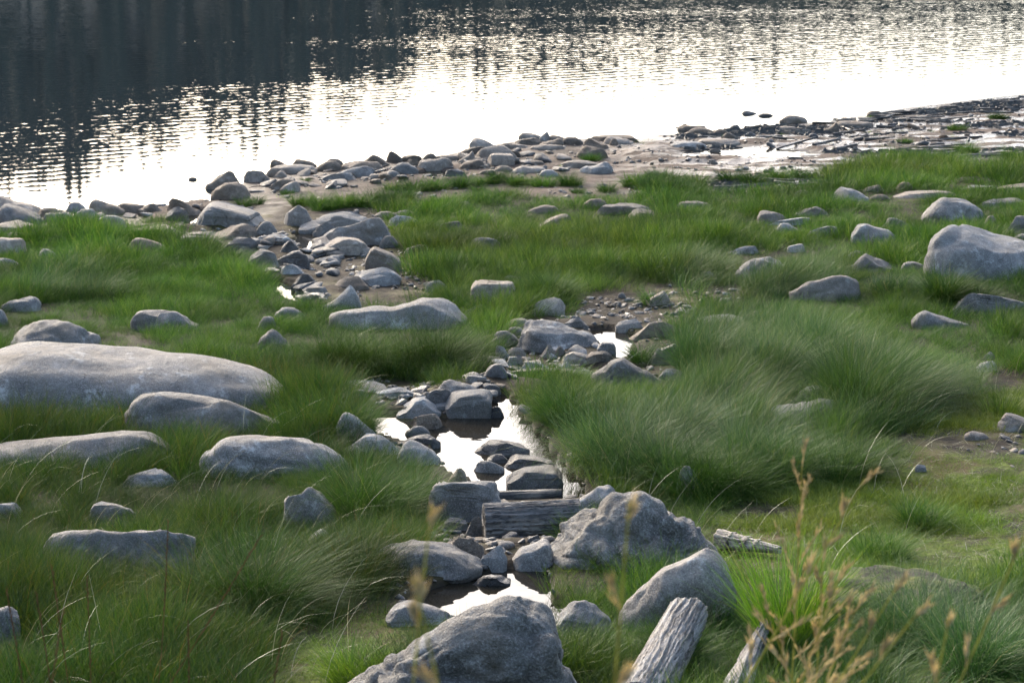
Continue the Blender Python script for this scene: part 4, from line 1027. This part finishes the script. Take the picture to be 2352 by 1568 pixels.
r = np.random.RandomState(5)
SM = []
for j in range(14):
    V, F = ico(3 if j < 8 else 2); P = np.sign(V)*np.abs(V)**(.55 if j % 2 else .4)
    for q in range(7):
        nn = r.normal(size=3); nn /= np.linalg.norm(nn); dd = (P@nn).max()*r.uniform(.6, .85); e = np.maximum(P@nn-dd, 0); P = P - e[:, None]*nn
    P = P*(1+.13*fbm(V[:, :1]*1.5+j, V[:, 1:2]*1.5, V[:, 2:]*1.5, j, 3)); P *= np.array([1, r.uniform(.6, .9), r.uniform(.22, .5)])
    SM.append(P)
meshes = {}
def small(kx, mat):
    if (kx, mat) not in meshes:
        meshes[(kx, mat)] = mesh_np('small_stone', SM[kx], ico(3 if kx < 8 else 2)[1], MR[mat])
    return meshes[(kx, mat)]
AREAS = [
 ([(1190,925),(1215,920),(1345,1080),(1345,1150),(1310,1150),(1290,1080)], 12, 9, 26, 'wdwb', 'small dark stone set in the bank under the dark tussock'),
 ([(1150,790),(1250,800),(1380,840),(1350,870),(1180,870),(1110,880)], 46, 9, 42, 'gtdgp', 'small broken stone among the rubble below the round pool'),
 ([(900,925),(1040,905),(1170,880),(1240,985),(1310,1090),(1250,1110),(1180,1010),(1120,970),(930,960)], 46, 8, 44, 'wdgb', 'small dark stone along the edge of the big pool'),
 ([(590,540),(760,560),(800,600),(700,700),(640,650)], 50, 10, 50, 'dgtd', 'small stone in the rubble of the upper stream'),
 ([(985,1190),(1110,1200),(1120,1300),(1010,1260)], 16, 7, 30, 'wbd', 'small wet stone in the shade beside the log'),
 ([(660,400),(1200,352),(1420,345),(1300,392),(700,440),(590,430)], 74, 9, 40, 'tbtd', 'small stone scattered on the sand between the shore boulders'),
 ([(0,480),(380,480),(440,530),(200,520),(0,530)], 20, 10, 34, 'tgb', 'small stone filling gaps between the bay boulders'),
 ([(1560,300),(1900,285),(2300,260),(2300,330),(1700,365),(1480,350)], 22, 7, 26, 'bdwb', 'small dark stone lying on the wet mud flat'),
 ([(1310,690),(1560,680),(1500,740),(1330,735)], 8, 6, 15, 'dbt', 'small stone on the brown mud above the round pool'),
 ([(2050,960),(2330,900),(2330,1080),(2100,1060)], 8, 5, 12, 'tgb', 'small stone on the mossy flat'),
 ([(820,920),(930,900),(920,950),(860,960)], 8, 7, 15, 'dbg', 'small stone on the mossy bank at the back of the big pool'),
]
for poly, n, lo, hi, mats, lab in AREAS:
    xs, ys = [p[0] for p in poly], [p[1] for p in poly]; c = 0
    while c < n:
        px, py = r.uniform(min(xs), max(xs)), r.uniform(min(ys), max(ys))
        if not in_poly(np.array([px]), np.array([py]), poly)[0]: continue
        c += 1
        x, y = unproj([px], [py])
        if max(float(poly_sd(x, y, pools[q_][0])[0]) for q_ in (3, 4, 5)) > .02: continue
        x, y = x, y; z = float(H(x, y)[0]); s = math.hypot(y[0], CAM_H-z)/FX*r.uniform(lo, hi)*.62
        kk, mm_ = r.randint(14), mats[r.randint(len(mats))]; big = s > .07
        o = link('small_stone', small(kk, mm_), loc=(float(x[0]), float(y[0]), z+.15*s)); o.scale = (s, s, s*r.uniform(.7, 1.1)); o.rotation_euler = (r.normal(0, .2), r.normal(0, .2), r.uniform(0, 6.28))
        tag(o, near_label(float(x[0]), float(y[0]), ('cobble-sized ' if big else 'small ')+CW[mm_]+' stone'), 'stone', lab.replace('small', 'small stones:', 1).replace(' stone ', ' ', 1))
# tufts of the first grass strip along the sand
r9 = np.random.RandomState(77)
for px, py, w, h in [(690,478,90,40),(750,486,110,46),(812,482,120,46),(875,474,120,44),(925,462,80,36),(905,436,60,30),(955,440,80,38),(1005,436,90,40),(1050,430,80,36),(1098,424,90,34),(1150,420,100,34),(1200,424,90,34),(1250,428,80,32),
  (1460,430,90,46),(1500,440,100,48),(1560,446,110,50),(1600,428,70,44),(1680,418,80,36),(1730,424,80,40),(1790,414,90,40),(1840,408,70,34),(590,470,50,28),(560,478,60,30),(700,420,40,14),(660,448,50,14),(1360,368,60,24),(1100,436,50,20),(1330,446,50,18),(2000,400,60,30),(2080,330,50,16),(2200,300,60,18)]:
    x, y = unproj([px], [py]); tussock(px, py, w, h, .15, GD if r9.rand() < .5 else GM, near_label(float(x[0]), float(y[0]), 'green tuft'), .8, bw=.0022)
gp = [proto('pebble', mesh_np('pebble', SM[10+j % 4], ico(2)[1], MR['tdgw'[j]])) for j in range(4)]
px, py = [], []
for poly, n in (([(590,420),(1560,300),(2400,215),(2400,365),(1640,440),(900,470),(640,460)], 2600), (CORR[1], 1500), (CORR[0], 1100), (BARE[0], 120), (BARE[1], 200), ([(820,890),(1000,885),(940,960),(830,960)], 120), (BARE[3], 60)):
    xs, ys = [p[0] for p in poly], [p[1] for p in poly]; a, b_ = r.uniform(min(xs), max(xs), n*3), r.uniform(min(ys), max(ys), n*3)
    q = np.where(in_poly(a, b_, poly))[0][:n]; px += list(a[q]); py += list(b_[q])
x, y = unproj(px, py); z = H(x, y); kq = (z > .004) & (fbm(x*1.2, y*1.2, 0, 88, 2) > -.15); x, y, z = x[kq], y[kq], z[kq]; n = len(x)
s = np.abs(r.normal(0, .018, n))+.007
scatter('gravel', gp, np.stack([x, y, z], 1), np.stack([s, s, s], 1), r.uniform(0, 6, n), r.normal(0, .3, (n, 2)), r.randint(0, 4, n), {}, 'fine gravel and chips on sand and stream bed')

# ------------------------------------------------------------ wood
def wood_mat(name, dark, light, wet=0., warm=(.26, .22, .17)):
    m, t = new_mat(name); k = N(t); tc = k.n('ShaderNodeTexCoord'); O0 = tc.outputs['Object']; wv_ = k.n('ShaderNodeVectorMath', operation='MULTIPLY_ADD'); k.l(k.noise(O0, 7, 3, .6, 1), wv_.inputs[0]); wv_.inputs[1].default_value = (.0, .07, .07); k.l(O0, wv_.inputs[2]); O = wv_.outputs[0]
    a = k.noise(k.scalev(O, (2.2, 30, 30)), 1, 5, .65); b_ = k.noise(k.scalev(O, (5, 95, 95)), 1, 3, .7); c_ = k.noise(O, 6, 4, .6)
    c = k.mix(k.mapr(a, .36, .6), dark, light); c = k.mix(k.mapr(c_, .52, .66, 0, .5), c, warm); c = k.mix(k.mapr(b_, .48, .38, 0, .85), c, tuple(d*.25 for d in dark))
    b = k.n('ShaderNodeBsdfPrincipled'); k.l(c, b.inputs['Base Color']); b.inputs['Roughness'].default_value = .8-.5*wet
    bp = k.n('ShaderNodeBump'); bp.inputs['Distance'].default_value = .012; bp.inputs['Strength'].default_value = .9; k.l(k.math('ADD', a, k.math('MULTIPLY', b_, .6)), bp.inputs['Height']); k.l(bp.outputs[0], b.inputs['Normal'])
    o = k.n('ShaderNodeOutputMaterial'); k.l(b.outputs[0], o.inputs[0]); return m
WG = wood_mat('weathered_grey_wood', (.06, .055, .05), (.25, .24, .225)); WP = wood_mat('bleached_wood', (.20, .16, .12), (.50, .44, .36)); WD = wood_mat('wet_black_wood', (.012, .011, .009), (.05, .045, .035), .6)
WM = wood_mat('dark_grey_wood', (.03, .027, .024), (.14, .13, .12))
def at_depth(px, py, Y):
    d = ray(px, py)[0]; t_ = Y/d[1]; return Vector((d[0]*t_, Y, CAM_H+d[2]*t_))
def log(name, A, B, ra, rb, mat, seed=0, groove=.12, jag=0., nu=72, nv=90, gf=7):
    A, B = Vector(A), Vector(B); ax_ = B-A; Ln = ax_.length; th = np.linspace(0, 2*np.pi, nu, endpoint=False); u = np.linspace(0, 1, nv)
    U, T = np.meshgrid(u, th, indexing='ij'); rad = ra+(rb-ra)*U
    cx, sx_ = np.cos(T), np.sin(T)
    T0 = T; T = T + .20*fbm(U*Ln*4+seed, cx, sx_, seed+21, 3); cx, sx_ = np.cos(T), np.sin(T)
    g = fbm(U*Ln*2.4+seed, cx*gf/2, sx_*gf/2, seed, 4); cr = 1-np.abs(fbm(U*Ln*1.4+seed, cx*gf*.7, sx_*gf*.7, seed+3, 3))*3.2
    rad = rad*(1+groove*g-groove*1.3*np.clip(cr, 0, 1)**2 + .06*fbm(U*2, cx, sx_, seed+9, 2))
    T = T0; cx, sx_ = np.cos(T), np.sin(T)
    X = U*Ln + (jag*np.clip(U-.6, 0, 1)/.4)*fbm(cx*2.2, sx_*2.2, 0, seed+5, 3)*1.2
    V = np.stack([X, cx*rad, sx_*rad], -1).reshape(-1, 3); F = []
    ii = np.arange(nu*nv).reshape(nv, nu); jj = np.roll(ii, -1, 1)
    F = [tuple(q) for q in np.stack([ii[:-1].ravel(), jj[:-1].ravel(), jj[1:].ravel(), ii[1:].ravel()], 1)]
    V = list(map(tuple, V))
    for e, (row, xx) in enumerate(((0, 0.), (nv-1, Ln))):
        prev = ii[row]
        for f in (.66, .33):
            s0 = len(V)
            for q in range(nu):
                v = V[ii[row][q]]; V.append((v[0]*f+xx*(1-f)+.01*f*math.sin(q*2.3+seed)-(jag*.3*(1-f) if e else 0), v[1]*f, v[2]*f))
            cur = np.arange(s0, s0+nu)
            for q in range(nu): a, b, c, d = prev[q], prev[(q+1) % nu], cur[(q+1) % nu], cur[q]; F.append((a, d, c, b) if not e else (a, b, c, d))
            prev = cur
        s0 = len(V); V.append((xx-(jag*.4 if e else 0), 0, 0))
        for q in range(nu): F.append((prev[(q+1) % nu], prev[q], s0) if not e else (prev[q], prev[(q+1) % nu], s0))
    me = bpy.data.meshes.new(name); me.from_pydata(V, [], [tuple(int(i) for i in f) for f in F]); me.materials.append(mat); me.update()
    for p in me.polygons: p.use_smooth = True
    o = link(name, me, loc=A); o.rotation_euler = ax_.to_track_quat('X', 'Z').to_euler(); return o
fx, fy = unproj([1219], [1268]); Y0 = float(fy[0]); s = Y0/math.cos(PITCH)/FX; rl = 54*s; Y0 += rl
A, B = at_depth(1112, 1207, Y0), at_depth(1332, 1202, Y0+.05); B.z = A.z+.01
o = log('weathered_log', A, B, rl, rl*.97, WM, 3, .085, 0, 130, 120, 15); tag(o, 'thick short weathered log laid across the stream like a dam', 'log')
kn = log('knot', Vector((.09, -rl*.80, -rl*.55)), Vector((.09, -rl*.90, -rl*.63)), .018, .012, WD, 8, .1, 0, 12, 4); kn.parent = o
fx, fy = unproj([1210], [1150]); Yb = float(fy[0]); 
Lp = pools[1][1]; A = Vector((float(plane_pt([1118],[1146],Lp)[0][0]), float(plane_pt([1118],[1146],Lp)[1][0]), Lp+.012)); B = Vector((float(plane_pt([1291],[1144],Lp)[0][0]), float(plane_pt([1291],[1144],Lp)[1][0])+.02, Lp+.012))
tag(log('wet_beam', A, B, .038, .036, WD, 5, .12, 0, 28, 50), 'black wet beam lying in the pool just behind the thick log', 'beam')
def prop(px0, py0, yg0, px1, py1, yg1, ra, rb, **kw):
    a = unproj([px0], [yg0]); b = unproj([px1], [yg1]); Ya, Yb_ = float(a[1][0]), float(b[1][0])
    return log(A=at_depth(px0, py0, Ya), B=at_depth(px1, py1, Yb_), ra=ra*Ya/FX, rb=rb*Yb_/FX, **kw)
tag(prop(1465, 1625, 1640, 1578, 1412, 1500, 66, 50, name='snapped_log', mat=WG, seed=11, groove=.08, jag=.035, nu=150, nv=110, gf=17), 'thick snapped grey log pointing up out of the grass at the photo bottom', 'log')
tag(prop(1672, 1625, 1640, 1764, 1420, 1480, 44, 12, name='split_branch', mat=WG, seed=17, groove=.3, jag=.12, nu=60, nv=110, gf=5), 'thin splintered branch beside the snapped log', 'branch')
sl = prop(1652, 1238, 1262, 1790, 1262, 1282, 25, 9, name='pale_log', mat=WP, seed=23, groove=.14, jag=.02, nu=48, nv=70, gf=6); tag(sl, 'small bleached log with dark bark bands lying on the lawn', 'log')
for f, w in ((.22, .018), (.45, .03), (.62, .02)):
    V, Fq = [], []; r0 = .0021*25*(1-.62*f)
    Lx = (sl.dimensions.x or .3)*f
    for i in range(4):
        for q in range(17):
            a = -.9+q*4.2/16; rr0 = r0*(1.04+.05*math.sin(q*3.1+i)+(.03 if 0 < i < 3 else 0)); V.append((Lx+w*(i/3-.5)*(1+.4*math.sin(q*1.7)), rr0*math.cos(a), rr0*math.sin(a)))
    for i in range(3):
        for q in range(16): Fq.append((i*17+q, i*17+q+1, (i+1)*17+q+1, (i+1)*17+q))
    link('bark_band', mesh_np('bark_band', V, Fq, WD), sl)
# sticks washed up on the mud
r = np.random.RandomState(12)
for i in range(64):
    if i < 40: px, py = r.uniform(1900, 2352), 0; py = np.interp(px, [1880, 2352], [282, 228])+abs(r.normal(0, 20))
    elif i < 58: px, py = r.uniform(1450, 2330), r.uniform(318, 362)
    else: px, py = r.uniform(1650, 1880), r.uniform(405, 438)
    x, y = unproj([px], [py]); x, y = float(x[0]), float(y[0]); a = r.normal(.1, .5); L = r.uniform(.18, .7)
    z0, z1 = [float(H(np.array([x+e*math.cos(a)*L/2]), np.array([y+e*math.sin(a)*L/2]))[0]) for e in (-1, 1)]
    o = log('driftwood_stick', (x-math.cos(a)*L/2, y-math.sin(a)*L/2, max(z0, 0)+.015), (x+math.cos(a)*L/2, y+math.sin(a)*L/2, max(z1, 0)+r.uniform(.01, .05)), r.uniform(.012, .032), r.uniform(.006, .018), WD if r.rand() < .8 else WM, i, .3, 0, 10, 14, 3)
    what = ('long ' if L > .5 else 'short ' if L < .32 else '') + 'dark driftwood stick'
    s_ = near_label(x, y, what)
    tag(o, s_, 'driftwood', 'driftwood sticks on the mud shore')
V, F = [], []
for i in range(9000):
    if i < 7200: px = r.uniform(1560, 2400); py = np.interp(px, [1560, 1880, 2352], [306, 280, 224])+abs(r.normal(0, 14)) if r.rand() < .6 else r.choice([318, 338, 352, 296, 366])+r.normal(0, 3.5)+(px-1900)*-.02
    else: px, py = r.uniform(1640, 1880), r.uniform(402, 440)
    V.append((px, py))
V = np.array(V); x, y = unproj(V[:, 0], V[:, 1]); z = np.maximum(H(x, y), 0); n = len(x); kq = fbm(x*.9, y*2, 0, 66, 3) > .0; x, y, z = x[kq], y[kq], z[kq]; n = len(x)
a = r.normal(0, .6, n); L = r.uniform(.02, .09, n); w = L*r.uniform(.12, .4, n); h = w*r.uniform(.5, 1.4, n); ca, sa = np.cos(a), np.sin(a)
c0 = np.stack([x, y, z], 1); d = np.stack([ca*L, sa*L, r.normal(0, .01, n)], 1); e = np.stack([-sa*w, ca*w, 0*w], 1); up = np.stack([0*h, 0*h, h], 1)
VV = np.stack([c0-d-e*.4, c0-d+e*.4, c0+d-e*.5, c0+d+e*.5, c0-d*.7+up, c0+d*.6+up*1.2], 1).reshape(-1, 3)
f = np.array([(0, 2, 5), (0, 5, 4), (3, 1, 4), (3, 4, 5), (1, 0, 4), (2, 3, 5), (0, 1, 3), (0, 3, 2)]); FF = (np.arange(n)[:, None, None]*6+f[None]).reshape(-1, 3)
tag(link('wrack', mesh_np('wrack', VV, FF, WD, False)), 'black line of rotted plant debris along the mud shore', None, None, 'stuff')
# moss mound
x, y = unproj([2060], [1440]); V, F = ico(5); gx, gy = float(x[0]), float(y[0]); Q = V*np.array([.42, .30, .10]); Q = Q*(1+.35*fbm(V[:, :1]*2.2, V[:, 1:2]*2.2, V[:, 2:]*2.2, 4, 5))
m, t = new_mat('moss'); k = N(t); geo = k.n('ShaderNodeNewGeometry'); P = geo.outputs['Position']; nn = k.noise(P, 8, 6, .7); n2 = k.noise(P, 45, 4, .8)
c = k.ramp(nn, [(.38, (.02, .016, .010)), (.5, (.06, .07, .018)), (.62, (.16, .18, .03))]); b = k.n('ShaderNodeBsdfPrincipled'); k.l(c, b.inputs['Base Color']); b.inputs['Roughness'].default_value = .95
bp = k.n('ShaderNodeBump'); bp.inputs['Distance'].default_value = .05; k.l(n2, bp.inputs['Height']); k.l(bp.outputs[0], b.inputs['Normal']); o = k.n('ShaderNodeOutputMaterial'); k.l(b.outputs[0], o.inputs[0])
tag(link('moss_mound', mesh_np('moss_mound', Q, F, m), loc=(gx, gy+.3, float(G(x, y)[0])+.02)), 'low dark mound overgrown with yellow-green moss', 'moss mound')

# ------------------------------------------------------------ reed stalks near the camera
def plain(name, c, tr=.3):
    m, t = new_mat(name); k = N(t); geo = k.n('ShaderNodeNewGeometry'); cc = k.mix(k.mapr(k.noise(geo.outputs['Position'], 40, 3), .35, .65), tuple(v*.6 for v in c), tuple(min(1, v*1.3) for v in c))
    a = k.n('ShaderNodeBsdfDiffuse'); k.l(cc, a.inputs[0]); b = k.n('ShaderNodeBsdfTranslucent'); k.l(cc, b.inputs[0]); mx = k.n('ShaderNodeMixShader'); mx.inputs[0].default_value = tr; k.l(a.outputs[0], mx.inputs[1]); k.l(b.outputs[0], mx.inputs[2])
    o = k.n('ShaderNodeOutputMaterial'); k.l(mx.outputs[0], o.inputs[0]); return m
MS, MH, MRd = plain('reed_stem', (.33, .31, .07), .4), plain('reed_seed_head', (.58, .47, .25), .5), plain('red_brown_spike', (.15, .08, .04))
def tube(V, F, pts, r0, r1, sides=5):
    s0 = len(V); n = len(pts)
    for i, p in enumerate(pts):
        d = (pts[min(i+1, n-1)]-pts[max(i-1, 0)]).normalized(); a = d.orthogonal().normalized(); b = d.cross(a); rr_ = r0+(r1-r0)*i/(n-1)
        for q in range(sides): V.append(p+(a*math.cos(6.283*q/sides)+b*math.sin(6.283*q/sides))*rr_)
    for i in range(n-1):
        for q in range(sides): F.append((s0+i*sides+q, s0+i*sides+(q+1) % sides, s0+(i+1)*sides+(q+1) % sides, s0+(i+1)*sides+q))
def spikelet(V, F, p, d, L, w, r):
    a = d.orthogonal().normalized(); a.rotate(Matrix.Rotation(r.uniform(0, 6.28), 3, d)); b = d.cross(a); s = len(V)
    V += [p, p+d*L*.45+a*w, p+d*L*.45-a*w*.5+b*w*.8, p+d*L*.45-a*w*.5-b*w*.8, p+d*L]
    F += [(s, s+1, s+2), (s, s+2, s+3), (s, s+3, s+1), (s+4, s+2, s+1), (s+4, s+3, s+2), (s+4, s+1, s+3)]
def stalk(tip, foot, Yt, style, label, seed, bow=.06, group='reed stalks rising near the camera', nb=13, bl=.10):
    r = random.Random(seed); T_ = at_depth(tip[0], tip[1], Yt); Bp = at_depth(foot[0], foot[1], Yt)
    dirv = (Bp-T_); gz_ = lambda p: float(G(np.array([p.x]), np.array([p.y]))[0])
    t_ = 1.
    while t_ < 40 and (T_+dirv*t_).z > gz_(T_+dirv*t_): t_ += .05
    base = T_+dirv*t_; L = (T_-base).length; side = Vector((1, .2, 0))
    if L > 2.2:                                     # stand it upright on the slope instead
        base = T_ + dirv.normalized()*1.2; base.z = gz_(base)
    pts = [base.lerp(T_, i/14)+side*bow*math.sin(math.pi*i/14)*L for i in range(15)]
    root = bpy.data.objects.new('reed_stalk', None); COL.objects.link(root); root.location = base; root.empty_display_size = .1; tag(root, label, 'reed', group)
    loc = [p-base for p in pts]; V, F = [], []
    tube(V, F, loc, .0036 if style == 'A' else .0014, .0012)
    def mk(nm, V, F, mat): 
        me = bpy.data.meshes.new(nm); me.from_pydata([tuple(v) for v in V], [], F); me.materials.append(mat); me.update(); return link(nm, me, root)
    mk('stem', V, F, MS if style == 'A' else MRd)
    tipdir = (loc[-1]-loc[-2]).normalized()
    if style == 'A':
        for j in range(nb):
            f = 1-(j+.3)/nb*.48; i = int(f*14); p = loc[min(i, 13)].lerp(loc[min(i, 13)+1], f*14-i) if i < 14 else loc[14]
            a = tipdir.orthogonal().normalized(); a.rotate(Matrix.Rotation(j*2.4+r.uniform(-.5, .5), 3, tipdir)); a.y *= .7
            sp = .25+.75*(1-f)/.48*1.1; d = (tipdir*(1.15-.45*sp)+a*sp*.9).normalized(); Lb = max(bl, .045)*(.45+1.3*(1-f)/.48)*r.uniform(.7, 1.2)
            bp_ = [p+d*Lb*q/5+Vector((0, 0, -1))*Lb*.12*(q/5)**2 for q in range(6)]; V, F = [], []; tube(V, F, bp_, .0014, .0008, 3)
            for q in range(int(14+r.random()*9)):
                g_ = r.uniform(.12, 1.0); i2 = min(4, int(g_*5)); pp = bp_[i2].lerp(bp_[i2+1], g_*5-i2); dd = (d+Vector((r.uniform(-.4, .4), r.uniform(-.4, .4), r.uniform(-.3, .4)))).normalized(); spikelet(V, F, pp, dd, r.uniform(.014, .030), r.uniform(.0011, .0021), r)
            mk('seed_head', V, F, MH)
        for j in range(1):
            p = loc[5]; d = (tipdir+Vector((r.choice([-1, 1])*.5, .1, 0))).normalized(); V, F = [], []
            lp = [p+d*.28*q/6+Vector((d.x*.3, 0, -1))*.10*(q/6)**2 for q in range(7)]
            for q, v in enumerate(lp): w = .004*(1-q/6)**.6; V += [v-Vector((w, 0, w*.4)), v+Vector((w, 0, w*.4))]
            for q in range(6): F.append((2*q, 2*q+1, 2*q+3, 2*q+2))
            mk('leaf', V, F, MS)
    else:
        V, F = [], []
        for q in range(40):
            g_ = 1-.30*q/46; x_ = g_*14; i2 = min(13, int(x_)); pp = loc[i2].lerp(loc[i2+1], x_-i2); dd = (tipdir+Vector((r.uniform(-.5, .5), r.uniform(-.5, .5), r.uniform(-.2, .2)))).normalized(); spikelet(V, F, pp, dd, r.uniform(.008, .015), .0016, r)
        mk('seed_head', V, F, MRd)
for i, (tip, foot, Y, lab, nb, bl, bow) in enumerate([
 ((1842,1070),(1806,1568),4.6,'tallest straight golden reed with an open seed head, rising over the lawn',15,.12,.01),
 ((1985,1100),(1650,1568),3.7,'long slanting reed crossing in front of the whaleback boulder',12,.07,.04),
 ((1890,1290),(1850,1568),4.2,'pale reed leaning close beside the tallest one',13,.10,.03),
 ((1965,1400),(1880,1568),4.0,'bushy reed head low beside the tallest one',16,.13,.03),
 ((1925,1330),(1862,1568),3.9,'tangled tan reed head in front of the bushy one',14,.13,-.03),
 ((1760,1400),(1800,1568),4.1,'reed with drooping head bending back over the split branch',12,.10,.04),
 ((2060,1345),(1900,1568),3.3,'slanting reed pointing at the moss mound',10,.06,.03),
 ((2120,1390),(1960,1568),2.9,'blurred reed sloping above the fine grass clump',10,.05,.03),
 ((2395,1130),(2130,1600),3.2,'long thin reed leaning out past the photo edge',8,.04,.04),
 ((2180,1420),(2140,1568),3.0,'short orange-brown reed head over fine grass',8,.04,.02),
 ((1446,1150),(1385,1568),2.4,'blurred orange-brown reed in front of the rugged boulder',7,.018,.02),
 ((990,1160),(962,1568),2.5,'thin blurred reed in front of the broad domed boulder',6,.015,-.01),
 ((950,1330),(992,1580),2.1,'dark thick blurred reed before the huge lumpy boulder',7,.015,.02),
]): stalk(tip, foot, Y, 'A', lab, i, bow, nb=nb, bl=bl)
for i, (tip, foot, Y) in enumerate([((118,1300),(135,1500),5.6), ((386,1200),(365,1400),6.2), ((598,1232),(470,1420),5.4), ((200,1330),(196,1500),5.6), ((145,1400),(108,1568),4.6), ((84,1365),(94,1470),5.4), ((14,1352),(24,1440),5.4),
  ((648,1452),(622,1568),5.0), ((432,1430),(426,1560),5.4)]):
    stalk(tip, foot, Y, 'B', ['slender red-brown seed spike rising across the steep end of the sunlit-topped boulder', 'tall red-brown seed spike rising in front of the middle of the sunlit-topped boulder', 'red-brown seed spike that slants most, below the sunlit-topped boulder', 'short red-brown seed spike under the steep-ended boulder', 'thick red-brown seed spike close to the photo corner', 'thin seed spike between the edge stone and the steep-ended boulder', 'seed spike crossing in front of the pale edge stone', 'seed spike in the big flowing tussock', 'seed spike amid the dense sedge clump'][i], 50+i, .02, 'red-brown seed spikes in the near sedge')
